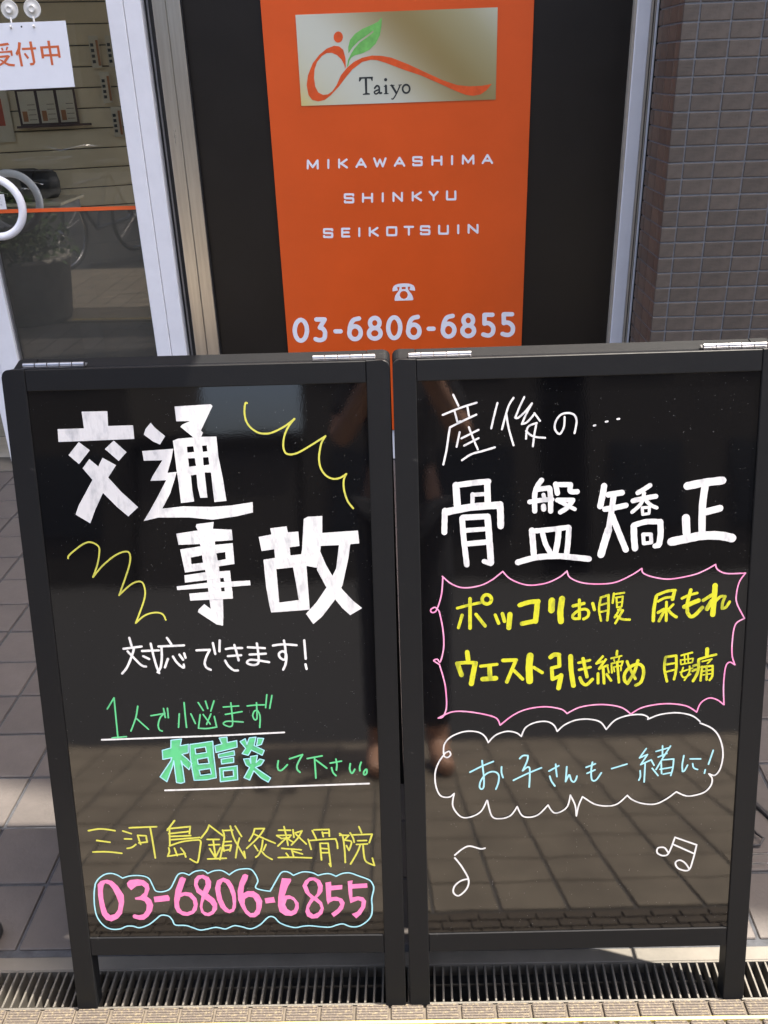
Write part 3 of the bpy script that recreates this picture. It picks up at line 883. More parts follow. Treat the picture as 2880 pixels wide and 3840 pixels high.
MARKS_WALL = [
  ('logo_swoosh','logo_orange',[
    ('p',[(-2547,15443),(-2543,15699),(-2609,15975),(-2756,16089),(-2931,16114),(-3199,16033),(-3475,15846),(-3735,15579),(-3939,15189),(-4006,14870),(-3961,14546),(-3837,14379),(-3616,14319),(-3366,14365),(-3155,14501),(-2826,14794),(-2542,15106),(-2309,15337),(-1945,15563),(-1634,15624),(-1415,15605),(-1066,15496),(-499,15281),(160,15062),(821,14782),(1397,14524),(1797,14370),(2064,14334),(2329,14374),(2548,14509),(2721,14704),(2369,14654),(1927,14648),(1484,14702),(954,14878),(381,15134),(-275,15431),(-885,15667),(-1235,15736),(-1585,15759),(-1940,15700),(-2254,15572),(-2506,15391),(-2740,15152),(-2913,14837),(-3080,14640),(-3243,14544),(-3423,14529),(-3597,14616),(-3696,14821),(-3722,15102),(-3682,15380),(-3578,15614),(-3389,15804),(-3208,15889),(-3031,15891),(-2838,15807),(-2691,15665),(-2602,15504),(-2573,15365)],[]),
    ('p',[(-2601,16378),(-2612,16323),(-2638,16275),(-2677,16237),(-2725,16213),(-2777,16206),(-2827,16216),(-2872,16243),(-2907,16283),(-2928,16334),(-2933,16389),(-2922,16443),(-2895,16491),(-2857,16529),(-2809,16553),(-2758,16560),(-2707,16550),(-2662,16523),(-2627,16483),(-2606,16433)],[]),
  ]),
  ('logo_leaf','logo_green',[
    ('p',[(-1196,16947),(-1330,16819),(-1549,16731),(-1902,16609),(-2169,16464),(-2353,16277),(-2429,16047),(-2426,15852),(-2276,16042),(-2049,16229),(-1735,16412),(-1504,16558),(-1506,16489),(-1738,16342),(-2007,16189),(-2212,16001),(-2329,15849),(-2448,15657),(-2504,15422),(-2459,15441),(-2406,15616),(-2336,15712),(-2200,15786),(-1934,15837),(-1666,15945),(-1440,16132),(-1279,16397),(-1212,16701)],[]),
  ]),
  ('lettering','ink',[
    ('p',[(-2077,15071),(-1575,15076),(-1594,14937),(-1625,14937),(-1658,15010),(-1790,15019),(-1804,14553),(-1707,14526),(-1708,14489),(-1968,14485),(-1967,14517),(-1876,14543),(-1879,15017),(-1990,15017),(-2048,14930),(-2092,14932)],[]),
  ]),
  ('lettering','ink',[
    ('s',72,[(-1527,14694),(-1444,14772),(-1365,14729),(-1361,14588),(-1345,14527),(-1282,14533)]),
    ('s',60,[(-1359,14648),(-1517,14593),(-1541,14545),(-1475,14502),(-1362,14568)]),
  ]),
  ('lettering','ink',[
    ('s',85,[(-1115,14761),(-1113,14520)]),
    ('s',38,[(-1185,14502),(-1038,14501)]),
    ('s',38,[(-1178,14743),(-1115,14757)]),
    ('s',109,[(-1122,14962),(-1113,14962)]),
  ]),
  ('lettering','ink',[
    ('s',76,[(-901,14767),(-739,14508)]),
    ('s',51,[(-590,14773),(-739,14488),(-855,14329),(-913,14323)]),
    ('s',34,[(-954,14769),(-812,14768)]),
    ('s',34,[(-652,14771),(-545,14776)]),
  ]),
  ('lettering','ink',[
    ('s',72,[(-250,14634),(-257,14592),(-276,14555),(-306,14525),(-342,14507),(-382,14501),(-422,14509),(-457,14530),(-485,14561),(-503,14600),(-508,14642),(-501,14684),(-482,14722),(-453,14751),(-416,14769),(-376,14775),(-337,14767),(-301,14747),(-273,14715),(-256,14677),(-250,14634)]),
  ]),
  ('telephone_icon','print_white',[
    ('p',[(-1067,7434),(-1028,7515),(-945,7574),(-831,7607),(-687,7619),(-554,7621),(-421,7607),(-319,7579),(-237,7537),(-187,7464),(-168,7362),(-174,7316),(-395,7352),(-361,7484),(-459,7483),(-450,7399),(-416,7317),(-325,7202),(-270,7098),(-246,6994),(-258,6948),(-309,6939),(-992,6934),(-1001,7002),(-977,7125),(-912,7226),(-838,7316),(-800,7408),(-795,7479),(-891,7481),(-858,7348),(-1077,7310)],[[(-701,7477),(-548,7481),(-546,7396),(-702,7393)],[(-467,7159),(-474,7118),(-490,7080),(-516,7047),(-550,7023),(-589,7008),(-631,7003),(-672,7010),(-710,7027),(-743,7053),(-767,7086),(-782,7125),(-787,7167),(-781,7208),(-764,7246),(-738,7278),(-704,7302),(-665,7317),(-624,7322),(-583,7315),(-544,7298),(-512,7272),(-487,7239),(-472,7200)]]),
  ]),
  ('lettering','print_white',[
    ('s',78,[(-4166,12025),(-4139,12304)]),
    ('s',78,[(-4139,12304),(-3972,12061)]),
    ('s',78,[(-3972,12061),(-3774,12294)]),
    ('s',78,[(-3774,12294),(-3785,12014)]),
  ]),
  ('lettering','print_white',[
    ('s',77,[(-3381,12020),(-3365,12299)]),
  ]),
  ('lettering','print_white',[
    ('s',77,[(-2971,12024),(-2956,12303)]),
    ('s',78,[(-2963,12164),(-2889,12162)]),
    ('s',77,[(-2889,12162),(-2672,12295)]),
    ('s',78,[(-2889,12162),(-2671,12016)]),
  ]),
  ('lettering','print_white',[
    ('s',77,[(-2313,12026),(-2126,12300)]),
    ('s',78,[(-2126,12300),(-1962,12016)]),
    ('s',78,[(-2232,12107),(-2036,12102)]),
  ]),
  ('lettering','print_white',[
    ('s',78,[(-1631,12306),(-1533,12024)]),
    ('s',77,[(-1533,12024),(-1418,12258)]),
    ('s',78,[(-1418,12258),(-1318,12018)]),
    ('s',77,[(-1318,12018),(-1203,12294)]),
  ]),
  ('lettering','print_white',[
    ('s',77,[(-861,12027),(-676,12300)]),
    ('s',77,[(-676,12300),(-505,12017)]),
    ('s',77,[(-781,12108),(-581,12103)]),
  ]),
  ('lettering','print_white',[
    ('s',77,[(152,12257),(153,12285),(122,12297),(-127,12304),(-159,12283),(-160,12194),(-129,12171),(120,12158),(151,12135),(150,12040),(118,12019),(-132,12026),(-163,12038),(-162,12066)]),
  ]),
  ('lettering','print_white',[
    ('s',77,[(556,12028),(558,12306)]),
    ('s',77,[(897,12018),(897,12296)]),
    ('s',77,[(557,12167),(897,12157)]),
  ]),
  ('lettering','print_white',[
    ('s',77,[(1295,12023),(1295,12301)]),
  ]),
  ('lettering','print_white',[
    ('s',77,[(1700,12030),(1706,12307)]),
    ('s',77,[(1706,12307),(1899,12066)]),
    ('s',77,[(1899,12066),(2087,12296)]),
    ('s',77,[(2087,12296),(2098,12018)]),
  ]),
  ('lettering','print_white',[
    ('s',77,[(2445,12029),(2616,12301)]),
    ('s',77,[(2616,12301),(2798,12019)]),
    ('s',77,[(2521,12111),(2719,12105)]),
  ]),
  ('lettering','print_white',[
    ('s',79,[(-2484,11003),(-2483,11031),(-2514,11044),(-2769,11051),(-2802,11028),(-2806,10936),(-2775,10912),(-2521,10900),(-2490,10876),(-2495,10778),(-2528,10755),(-2783,10762),(-2814,10775),(-2813,10804)]),
  ]),
  ('lettering','print_white',[
    ('s',79,[(-2117,10764),(-2105,11052)]),
    ('s',79,[(-1768,10755),(-1758,11042)]),
    ('s',79,[(-2111,10908),(-1763,10899)]),
  ]),
  ('lettering','print_white',[
    ('s',79,[(-1357,10760),(-1347,11047)]),
  ]),
  ('lettering','print_white',[
    ('s',79,[(-945,10764),(-938,11052)]),
    ('s',79,[(-938,11052),(-620,10756)]),
    ('s',79,[(-620,10756),(-614,11043)]),
  ]),
  ('lettering','print_white',[
    ('s',79,[(-206,10765),(-201,11052)]),
    ('s',79,[(-204,10909),(-123,10907)]),
    ('s',79,[(-123,10907),(106,11044)]),
    ('s',79,[(-123,10907),(119,10756)]),
  ]),
  ('lettering','print_white',[
    ('s',79,[(446,11052),(595,10890)]),
    ('s',79,[(747,11044),(595,10890)]),
    ('s',79,[(595,10890),(595,10761)]),
  ]),
  ('lettering','print_white',[
    ('s',79,[(1107,11052),(1107,10794),(1138,10765),(1392,10758),(1423,10786),(1422,11044)]),
  ]),
  ('lettering','print_white',[
    ('s',82,[(-3364,9735),(-3363,9764),(-3394,9777),(-3647,9783),(-3680,9761),(-3685,9668),(-3655,9644),(-3402,9632),(-3372,9608),(-3377,9509),(-3410,9486),(-3664,9493),(-3695,9505),(-3693,9534)]),
  ]),
  ('lettering','print_white',[
    ('s',81,[(-2691,9778),(-2970,9785)]),
    ('s',82,[(-2970,9785),(-2985,9495)]),
    ('s',82,[(-2985,9495),(-2705,9488)]),
    ('s',81,[(-2977,9646),(-2726,9640)]),
  ]),
  ('lettering','print_white',[
    ('s',81,[(-2316,9493),(-2304,9783)]),
  ]),
  ('lettering','print_white',[
    ('s',81,[(-1905,9499),(-1894,9789)]),
    ('s',81,[(-1900,9644),(-1821,9642)]),
    ('s',81,[(-1821,9642),(-1595,9781)]),
    ('s',81,[(-1821,9642),(-1589,9490)]),
  ]),
  ('lettering','print_white',[
    ('s',81,[(-1185,9500),(-1219,9530),(-1212,9762),(-1177,9790),(-901,9782),(-867,9753),(-873,9521),(-908,9493),(-1185,9500)]),
  ]),
  ('lettering','print_white',[
    ('s',81,[(-537,9792),(-208,9783)]),
    ('s',81,[(-372,9788),(-378,9498)]),
  ]),
  ('lettering','print_white',[
    ('s',81,[(420,9745),(420,9773),(388,9786),(131,9793),(99,9770),(97,9678),(129,9654),(387,9642),(419,9618),(418,9519),(385,9497),(127,9503),(95,9516),(96,9545)]),
  ]),
  ('lettering','print_white',[
    ('s',81,[(801,9795),(800,9535),(833,9505),(1103,9498),(1136,9527),(1136,9787)]),
  ]),
  ('lettering','print_white',[
    ('s',81,[(1540,9504),(1539,9792)]),
  ]),
  ('lettering','print_white',[
    ('s',80,[(1944,9510),(1941,9798)]),
    ('s',81,[(1941,9798),(2287,9501)]),
    ('s',80,[(2287,9501),(2283,9789)]),
  ]),
  ('lettering','print_white',[
    ('s',183,[(-4625,5814),(-4625,5909),(-4637,6000),(-4661,6081),(-4696,6149),(-4739,6201),(-4790,6233),(-4844,6245),(-4900,6236),(-4955,6206),(-5006,6156),(-5050,6090),(-5086,6010),(-5111,5920),(-5125,5825),(-5126,5730),(-5114,5639),(-5090,5556),(-5056,5487),(-5012,5435),(-4961,5402),(-4906,5389),(-4850,5399),(-4794,5430),(-4743,5480),(-4699,5548),(-4663,5628),(-4638,5719),(-4625,5814)]),
  ]),
  ('lettering','print_white',[
    ('s',182,[(-4209,6253),(-3873,6245)]),
    ('s',183,[(-3873,6245),(-4088,5910)]),
    ('s',184,[(-4088,5910),(-3973,5873),(-3895,5751),(-3891,5631),(-3931,5477),(-4041,5402),(-4178,5396),(-4293,5442)]),
  ]),
  ('lettering','print_white',[
    ('s',183,[(-3456,5745),(-3243,5740)]),
  ]),
  ('lettering','print_white',[
    ('s',183,[(-2423,5664),(-2428,5733),(-2449,5797),(-2483,5853),(-2530,5896),(-2584,5923),(-2644,5934),(-2705,5926),(-2762,5901),(-2812,5860),(-2852,5806),(-2878,5743),(-2890,5674),(-2885,5605),(-2865,5541),(-2830,5484),(-2784,5441),(-2729,5413),(-2668,5403),(-2607,5410),(-2550,5436),(-2500,5477),(-2460,5531),(-2434,5595),(-2423,5664)]),
    ('s',182,[(-2878,5717),(-2850,5904),(-2777,6090),(-2669,6206),(-2468,6252)]),
  ]),
  ('lettering','print_white',[
    ('s',182,[(-1639,6048),(-1645,6107),(-1666,6161),(-1700,6206),(-1745,6239),(-1797,6257),(-1852,6258),(-1906,6243),(-1953,6212),(-1991,6168),(-2015,6115),(-2025,6057),(-2020,5998),(-1999,5944),(-1965,5898),(-1919,5865),(-1867,5847),(-1812,5846),(-1758,5861),(-1711,5892),(-1673,5936),(-1649,5990),(-1639,6048)]),
    ('s',183,[(-1610,5621),(-1618,5683),(-1644,5740),(-1687,5788),(-1742,5822),(-1806,5841),(-1873,5843),(-1938,5827),(-1996,5795),(-2042,5749),(-2072,5693),(-2084,5632),(-2077,5570),(-2051,5513),(-2009,5464),(-1953,5429),(-1889,5410),(-1821,5409),(-1756,5425),(-1698,5458),(-1652,5504),(-1622,5560),(-1610,5621)]),
  ]),
  ('lettering','print_white',[
    ('s',182,[(-801,5834),(-804,5929),(-820,6019),(-847,6100),(-884,6168),(-929,6219),(-980,6252),(-1033,6263),(-1088,6254),(-1140,6224),(-1187,6175),(-1227,6109),(-1259,6029),(-1279,5940),(-1288,5845),(-1285,5750),(-1269,5660),(-1242,5578),(-1206,5509),(-1161,5457),(-1110,5424),(-1055,5412),(-1001,5422),(-948,5452),(-900,5502),(-860,5569),(-829,5650),(-809,5740),(-801,5834)]),
  ]),
  ('lettering','print_white',[
    ('s',182,[(-17,5677),(-24,5746),(-46,5810),(-82,5865),(-130,5908),(-185,5936),(-245,5946),(-305,5938),(-361,5913),(-410,5873),(-447,5819),(-472,5756),(-481,5688),(-474,5619),(-452,5554),(-417,5498),(-369,5455),(-313,5427),(-253,5417),(-193,5425),(-136,5450),(-88,5491),(-50,5545),(-26,5609),(-17,5677)]),
    ('s',181,[(-471,5730),(-449,5917),(-381,6102),(-277,6217),(-78,6263)]),
  ]),
  ('lettering','print_white',[
    ('s',182,[(361,5765),(557,5761)]),
  ]),
  ('lettering','print_white',[
    ('s',182,[(1404,5685),(1396,5753),(1372,5817),(1335,5873),(1286,5916),(1229,5943),(1169,5953),(1108,5946),(1051,5921),(1003,5880),(965,5827),(942,5764),(934,5695),(941,5627),(965,5562),(1002,5507),(1051,5463),(1108,5436),(1169,5425),(1230,5433),(1287,5458),(1336,5499),(1373,5553),(1396,5617),(1404,5685)]),
    ('s',181,[(943,5738),(962,5924),(1028,6109),(1131,6224),(1332,6270)]),
  ]),
  ('lettering','print_white',[
    ('s',180,[(2156,6067),(2147,6126),(2124,6179),(2088,6225),(2042,6257),(1989,6275),(1935,6276),(1883,6261),(1837,6230),(1802,6187),(1780,6134),(1772,6076),(1781,6018),(1804,5963),(1840,5918),(1886,5885),(1939,5867),(1994,5866),(2046,5881),(2091,5912),(2127,5956),(2149,6009),(2156,6067)]),
    ('s',182,[(2203,5642),(2193,5704),(2165,5761),(2120,5808),(2064,5843),(2000,5861),(1933,5863),(1869,5847),(1813,5815),(1770,5769),(1742,5714),(1733,5653),(1743,5592),(1772,5534),(1816,5487),(1873,5452),(1937,5433),(2004,5431),(2068,5447),(2124,5480),(2168,5526),(2195,5581),(2203,5642)]),
  ]),
  ('lettering','print_white',[
    ('s',179,[(2939,6278),(2616,6285)]),
    ('s',181,[(2616,6285),(2622,5932)]),
    ('s',181,[(2623,5923),(2715,5946),(2837,5918),(2949,5814),(2984,5686),(2955,5533),(2847,5442),(2725,5436),(2582,5482)]),
  ]),
  ('lettering','print_white',[
    ('s',179,[(3728,6281),(3393,6289)]),
    ('s',180,[(3393,6289),(3403,5936)]),
    ('s',181,[(3403,5927),(3499,5950),(3626,5922),(3742,5818),(3780,5690),(3751,5538),(3640,5446),(3514,5441),(3364,5487)]),
  ]),
]
MARKS_DOOR = [
  ('lettering','sign_orange',[
    ('p',[(-13254,16599),(-13157,16600),(-13171,15812),(-13255,15812)],[]),
    ('p',[(-13550,16428),(-12853,16440),(-12856,16045),(-12939,16044),(-12947,16094),(-13464,16100),(-13469,16041),(-13558,16040)],[[(-13454,16354),(-12939,16365),(-12950,16172),(-13456,16169)]]),
    ('p',[(-14315,16594),(-14214,16568),(-14303,16300),(-14296,15808),(-14386,15806),(-14389,16210),(-14442,16149),(-14491,16229),(-14375,16396)],[]),
    ('p',[(-14223,16403),(-13696,16408),(-13705,16336),(-14226,16329)],[]),
    ('p',[(-13917,16594),(-13819,16598),(-13816,15927),(-13887,15843),(-14016,15823),(-14044,15902),(-13908,15914)],[]),
    ('p',[(-14193,16211),(-14124,16240),(-14016,16081),(-14079,16033)],[]),
    ('p',[(-15340,16527),(-14698,16583),(-14648,16509),(-15340,16449)],[]),
    ('p',[(-15417,16305),(-14854,16318),(-14592,16336),(-14600,16162),(-14672,16157),(-14673,16265),(-15339,16255),(-15334,16162),(-15415,16157)],[]),
    ('p',[(-14983,16415),(-14925,16436),(-14902,16343),(-14961,16334)],[]),
    ('p',[(-14769,16462),(-14707,16437),(-14778,16339),(-14826,16348)],[]),
    ('p',[(-15207,16406),(-15142,16420),(-15117,16334),(-15181,16325)],[]),
    ('p',[(-15299,16161),(-14775,16191),(-14704,16150),(-14897,15961),(-15138,15843),(-15515,15760),(-15508,15831),(-15160,15906),(-14979,15994),(-14863,16116),(-15304,16095)],[]),
    ('p',[(-15190,16087),(-15006,16034),(-14933,15962),(-14766,15909),(-14583,15885),(-14608,15813),(-14834,15841),(-14993,15932),(-15128,16046)],[]),
  ]),
  ('sticker_print','navy',[
    ('s',12,[(-16152,11382),(-16150,11258)]),
    ('s',5,[(-16213,11159),(-16117,11158)]),
    ('s',9,[(-16168,11086),(-16176,11039)]),
    ('s',9,[(-16176,11039),(-16157,11039)]),
    ('s',9,[(-16134,11085),(-16140,11040)]),
    ('s',9,[(-16140,11040),(-16118,11041)]),
  ]),
]
# ------------------------------------------------------------------ materials
MATS = {}
def mat(name, base, rough=0.5, metal=0.0, var=0.0, scale=12.0, stretch=(1, 1, 1), bump=0.0, bscale=150.0,
        base2=None, ior=1.5, coat=0.0, rvar=0.0, lo=0.35, hi=0.65, detail=6.0):
    m = bpy.data.materials.new(name)
    m.use_nodes = True
    n, l = m.node_tree.nodes, m.node_tree.links
    b = n['Principled BSDF']
    b.inputs['Base Color'].default_value = (*base, 1)
    b.inputs['Roughness'].default_value = rough
    b.inputs['Metallic'].default_value = metal
    b.inputs['IOR'].default_value = ior
    b.inputs['Coat Weight'].default_value = coat
    if var or base2 or bump or rvar:
        tc = n.new('ShaderNodeTexCoord')
        mp = n.new('ShaderNodeMapping')
        mp.inputs['Scale'].default_value = stretch
        l.new(tc.outputs['Object'], mp.inputs[0])
    if var or base2 or rvar:
        nz = n.new('ShaderNodeTexNoise')
        nz.inputs['Scale'].default_value = scale
        nz.inputs['Detail'].default_value = detail
        nz.inputs['Roughness'].default_value = 0.65
        l.new(mp.outputs[0], nz.inputs['Vector'])
        rp = n.new('ShaderNodeValToRGB')
        rp.color_ramp.elements[0].position = lo
        rp.color_ramp.elements[1].position = hi
        if base2 is None:
            rp.color_ramp.elements[0].color = (*[max(0, c * (1 - var)) for c in base], 1)
            rp.color_ramp.elements[1].color = (*[min(1, c * (1 + var)) for c in base], 1)
        else:
            rp.color_ramp.elements[0].color = (*base, 1)
            rp.color_ramp.elements[1].color = (*base2, 1)
        l.new(nz.outputs['Fac'], rp.inputs[0])
        l.new(rp.outputs[0], b.inputs['Base Color'])
        if rvar:
            mr = n.new('ShaderNodeMapRange')
            mr.inputs['To Min'].default_value = max(0, rough - rvar)
            mr.inputs['To Max'].default_value = min(1, rough + rvar)
            l.new(nz.outputs['Fac'], mr.inputs['Value'])
            l.new(mr.outputs[0], b.inputs['Roughness'])
    if bump:
        nb = n.new('ShaderNodeTexNoise')
        nb.inputs['Scale'].default_value = bscale
        nb.inputs['Detail'].default_value = 4
        l.new(mp.outputs[0], nb.inputs['Vector'])
        bp = n.new('ShaderNodeBump')
        bp.inputs['Strength'].default_value = bump
        bp.inputs['Distance'].default_value = 0.002
        l.new(nb.outputs['Fac'], bp.inputs['Height'])
        l.new(bp.outputs[0], b.inputs['Normal'])
    MATS[name] = m
    return m

def per_object(m, amount):
    """brightness that differs from piece to piece"""
    n, l = m.node_tree.nodes, m.node_tree.links
    b = n['Principled BSDF']
    oi = n.new('ShaderNodeObjectInfo')
    mr = n.new('ShaderNodeMapRange')
    mr.inputs['To Min'].default_value = 1 - amount
    mr.inputs['To Max'].default_value = 1 + amount
    l.new(oi.outputs['Random'], mr.inputs['Value'])
    hs = n.new('ShaderNodeHueSaturation')
    l.new(mr.outputs[0], hs.inputs['Value'])
    src = b.inputs['Base Color'].links[0].from_socket
    l.new(src, hs.inputs['Color'])
    l.new(hs.outputs[0], b.inputs['Base Color'])

mat('frame_black', (0.0068, 0.0072, 0.0080), 0.5, ior=1.25, base2=(0.07, 0.068, 0.064), lo=.68, hi=.82, scale=45, detail=9, bump=0.06, bscale=400, rvar=0.1)
mat('frame_worn', (0.10, 0.095, 0.085), 0.6, var=0.5, scale=60, stretch=(1, 6, 6))
mat('panel_back', (0.012, 0.012, 0.013), 0.4, var=0.2)
mat('hinge_steel', (0.40, 0.40, 0.41), 0.3, 1.0, var=0.08, scale=80, rvar=0.08)
mat('white', (0.53, 0.53, 0.53), 0.6, base2=(0.33, 0.34, 0.355), scale=75, stretch=(1, 1, .3), lo=.50, hi=.74, bump=.25, bscale=240)
mat('yellow', (0.43, 0.42, 0.06), 0.5, base2=(0.34, 0.34, 0.07), scale=60, lo=.5, hi=.7)
mat('chartreuse', (0.44, 0.44, 0.012), 0.5, base2=(0.23, 0.245, 0.014), scale=70, stretch=(1, 1, .3), lo=.5, hi=.66)
mat('green', (0.07, 0.39, 0.16), 0.5, base2=(0.09, 0.33, 0.17), scale=50, lo=.5, hi=.7)
mat('lightblue', (0.26, 0.50, 0.56), 0.5, base2=(0.21, 0.45, 0.54), scale=60, lo=.5, hi=.7)
mat('pink', (0.60, 0.15, 0.33), 0.5, base2=(0.66, 0.20, 0.39), scale=60, lo=.5, hi=.7)
mat('pink2', (0.60, 0.19, 0.37), 0.5, base2=(0.60, 0.28, 0.43), scale=40, lo=.4, hi=.6)
mat('print_white', (0.80, 0.80, 0.84), 0.45, var=0.03)
mat('ink', (0.02, 0.025, 0.025), 0.45, var=0.1)
mat('navy', (0.03, 0.05, 0.18), 0.5, var=0.1)
mat('logo_orange', (0.66, 0.085, 0.012), 0.42, var=0.12, scale=25)
mat('logo_green', (0.16, 0.46, 0.10), 0.42, var=0.18, scale=25)
mat('sign_orange', (0.62, 0.13, 0.035), 0.5, var=0.05)
mat('orange_sheet', (0.655, 0.084, 0.006), 0.40, var=0.05, scale=3, rvar=0.04, bump=0.03, bscale=300)
mat('cladding', (0.010, 0.0078, 0.006), 0.38, ior=1.4, var=0.12, scale=6, rvar=0.05)
mat('white_alu', (0.74, 0.74, 0.76), 0.38, var=0.04, scale=8)
mat('beige_edge', (0.42, 0.37, 0.30), 0.45, var=0.1)
mat('steel_brushed', (0.68, 0.645, 0.58), 0.30, 1.0, base2=(0.47, 0.43, 0.37), scale=5, stretch=(9, 9, .4), lo=.35, hi=.75, rvar=0.06)
mat('dark_slot', (0.012, 0.012, 0.013), 0.5, var=0.2)
mat('grey_rail', (0.24, 0.24, 0.25), 0.35, 0.6, var=0.1)
mat('sign_acrylic', (0.80, 0.81, 0.84), 0.16, var=0.02)
mat('plastic_clear', (0.66, 0.64, 0.58), 0.25, var=0.08, scale=40)
mat('handle_white', (0.80, 0.80, 0.83), 0.22, var=0.02)
mat('stripe', (0.72, 0.11, 0.02), 0.4, var=0.03)
mat('film', (0.075, 0.074, 0.064), 0.018, var=0.1, scale=4, ior=1.75)
t = mat('wall_tile', (0.080, 0.064, 0.050), 0.62, var=0.22, scale=22, bump=0.6, bscale=70); per_object(t, .13)
t = mat('corner_tile', (0.115, 0.078, 0.052), 0.6, var=0.18, scale=22, bump=0.4, bscale=70); per_object(t, .18)
mat('wall_grout', (0.155, 0.160, 0.17), 0.9, var=0.15, scale=60)
t = mat('floor_tile', (0.066, 0.057, 0.052), 0.62, var=0.12, scale=9, bump=0.35, bscale=120); per_object(t, .10)
mat('floor_grout', (0.038, 0.040, 0.045), 0.95, var=0.3, scale=40, bump=0.4)
mat('drain_edge', (0.098, 0.088, 0.072), 0.6, var=0.12, scale=14)
mat('grate_metal', (0.085, 0.078, 0.066), 0.5, 0.2, var=0.15, scale=40, rvar=.1)
mat('trench', (0.035, 0.034, 0.033), 0.9, var=0.3, scale=20)
t = mat('kerb_tile', (0.058, 0.046, 0.036), 0.75, base2=(0.125, 0.101, 0.062), scale=190, lo=.50, hi=.64, detail=3, bump=0.5, bscale=260); per_object(t, .08)
mat('kerb_joint', (0.080, 0.066, 0.050), 0.9, var=0.2, scale=60)
mat('yellow_paint', (0.50, 0.41, 0.12), 0.6, var=0.12, scale=60)
mat('paver', (0.185, 0.157, 0.12), 0.75, var=0.18, scale=6, bump=0.3)
mat('paver_joint', (0.08, 0.075, 0.07), 0.9, var=0.2)
mat('asphalt', (0.022, 0.022, 0.023), 0.9, var=0.25, scale=60, bump=0.5)
mat('rubber', (0.018, 0.018, 0.019), 0.6, var=0.2)
mat('metal_trim', (0.55, 0.55, 0.55), 0.3, 1.0, var=0.1)
mat('plank', (0.62, 0.51, 0.33), 0.6, var=0.08, scale=4)
mat('interior', (0.6, 0.54, 0.44), 0.8, var=0.1)
mat('interior_dark', (0.06, 0.055, 0.05), 0.8, var=0.1)
mat('wood_dark', (0.05, 0.022, 0.016), 0.5, var=0.2)
mat('desk_grey', (0.22, 0.225, 0.23), 0.6, var=0.06)
mat('paper', (0.52, 0.46, 0.34), 0.8, var=0.05)
mat('brown_print', (0.30, 0.13, 0.05), 0.8, var=0.1)
mat('red_print', (0.36, 0.06, 0.03), 0.8, var=0.1)
mat('concrete_pot', (0.30, 0.28, 0.25), 0.85, var=0.2, scale=14, bump=.6, bscale=90)
mat('soil', (0.05, 0.035, 0.025), 0.95, var=0.3, scale=60)
t = mat('leaf', (0.055, 0.095, 0.03), 0.5, var=0.4, scale=8)
mat('bike_paint', (0.04, 0.045, 0.06), 0.3, var=0.1, coat=.5)
mat('chrome', (0.75, 0.75, 0.76), 0.12, 1.0, var=0.04)
mat('cloth_dark', (0.016, 0.017, 0.022), 0.9, var=0.2, scale=40)
mat('cloth_trouser', (0.03, 0.032, 0.04), 0.9, var=0.2, scale=40)
mat('skin', (0.50, 0.29, 0.20), 0.5, var=0.08)
mat('hair', (0.012, 0.010, 0.009), 0.5, var=0.2)
mat('facade', (0.035, 0.031, 0.027), 0.85, var=0.15, scale=2)
mat('facade_light', (0.05, 0.045, 0.04), 0.85, var=0.1, scale=2)
mat('window_dark', (0.02, 0.024, 0.03), 0.1, var=0.1)
mat('upper_wall', (0.22, 0.2, 0.18), 0.8, var=0.1)

def panel_material():
    m = mat('marker_panel', (0.0025, 0.0025, 0.003), 0.03, ior=1.64)
    n, l = m.node_tree.nodes, m.node_tree.links
    b = n['Principled BSDF']
    tc = n.new('ShaderNodeTexCoord')
    nz = n.new('ShaderNodeTexNoise'); nz.inputs['Scale'].default_value = 9; nz.inputs['Detail'].default_value = 2
    l.new(tc.outputs['Object'], nz.inputs['Vector'])
    n2 = n.new('ShaderNodeTexNoise'); n2.inputs['Scale'].default_value = 420; n2.inputs['Detail'].default_value = 2
    l.new(tc.outputs['Object'], n2.inputs['Vector'])
    bp = n.new('ShaderNodeBump'); bp.inputs['Strength'].default_value = 0.05; bp.inputs['Distance'].default_value = 0.004
    l.new(nz.outputs['Fac'], bp.inputs['Height'])
    b2 = n.new('ShaderNodeBump'); b2.inputs['Strength'].default_value = 0.035; b2.inputs['Distance'].default_value = 0.0004
    l.new(n2.outputs['Fac'], b2.inputs['Height']); l.new(bp.outputs[0], b2.inputs['Normal'])
    l.new(b2.outputs[0], b.inputs['Normal'])
    # dust: tiny scattered specks, thicker in a few worn patches
    vo = n.new('ShaderNodeTexVoronoi'); vo.inputs['Scale'].default_value = 260
    l.new(tc.outputs['Object'], vo.inputs['Vector'])
    lt = n.new('ShaderNodeMath'); lt.operation = 'LESS_THAN'; lt.inputs[1].default_value = 0.10
    l.new(vo.outputs['Distance'], lt.inputs[0])
    n3 = n.new('ShaderNodeTexNoise'); n3.inputs['Scale'].default_value = 130; n3.inputs['Detail'].default_value = 3
    l.new(tc.outputs['Object'], n3.inputs['Vector'])
    gt = n.new('ShaderNodeMath'); gt.operation = 'GREATER_THAN'; gt.inputs[1].default_value = 0.60
    l.new(n3.outputs['Fac'], gt.inputs[0])
    mu = n.new('ShaderNodeMath'); mu.operation = 'MULTIPLY'
    l.new(lt.outputs[0], mu.inputs[0]); l.new(gt.outputs[0], mu.inputs[1])
    mx = n.new('ShaderNodeMix'); mx.data_type = 'RGBA'
    mx.inputs['A'].default_value = (0.0025, 0.0025, 0.003, 1); mx.inputs['B'].default_value = (0.22, 0.22, 0.22, 1)
    l.new(mu.outputs[0], mx.inputs['Factor']); l.new(mx.outputs['Result'], b.inputs['Base Color'])
panel_material()

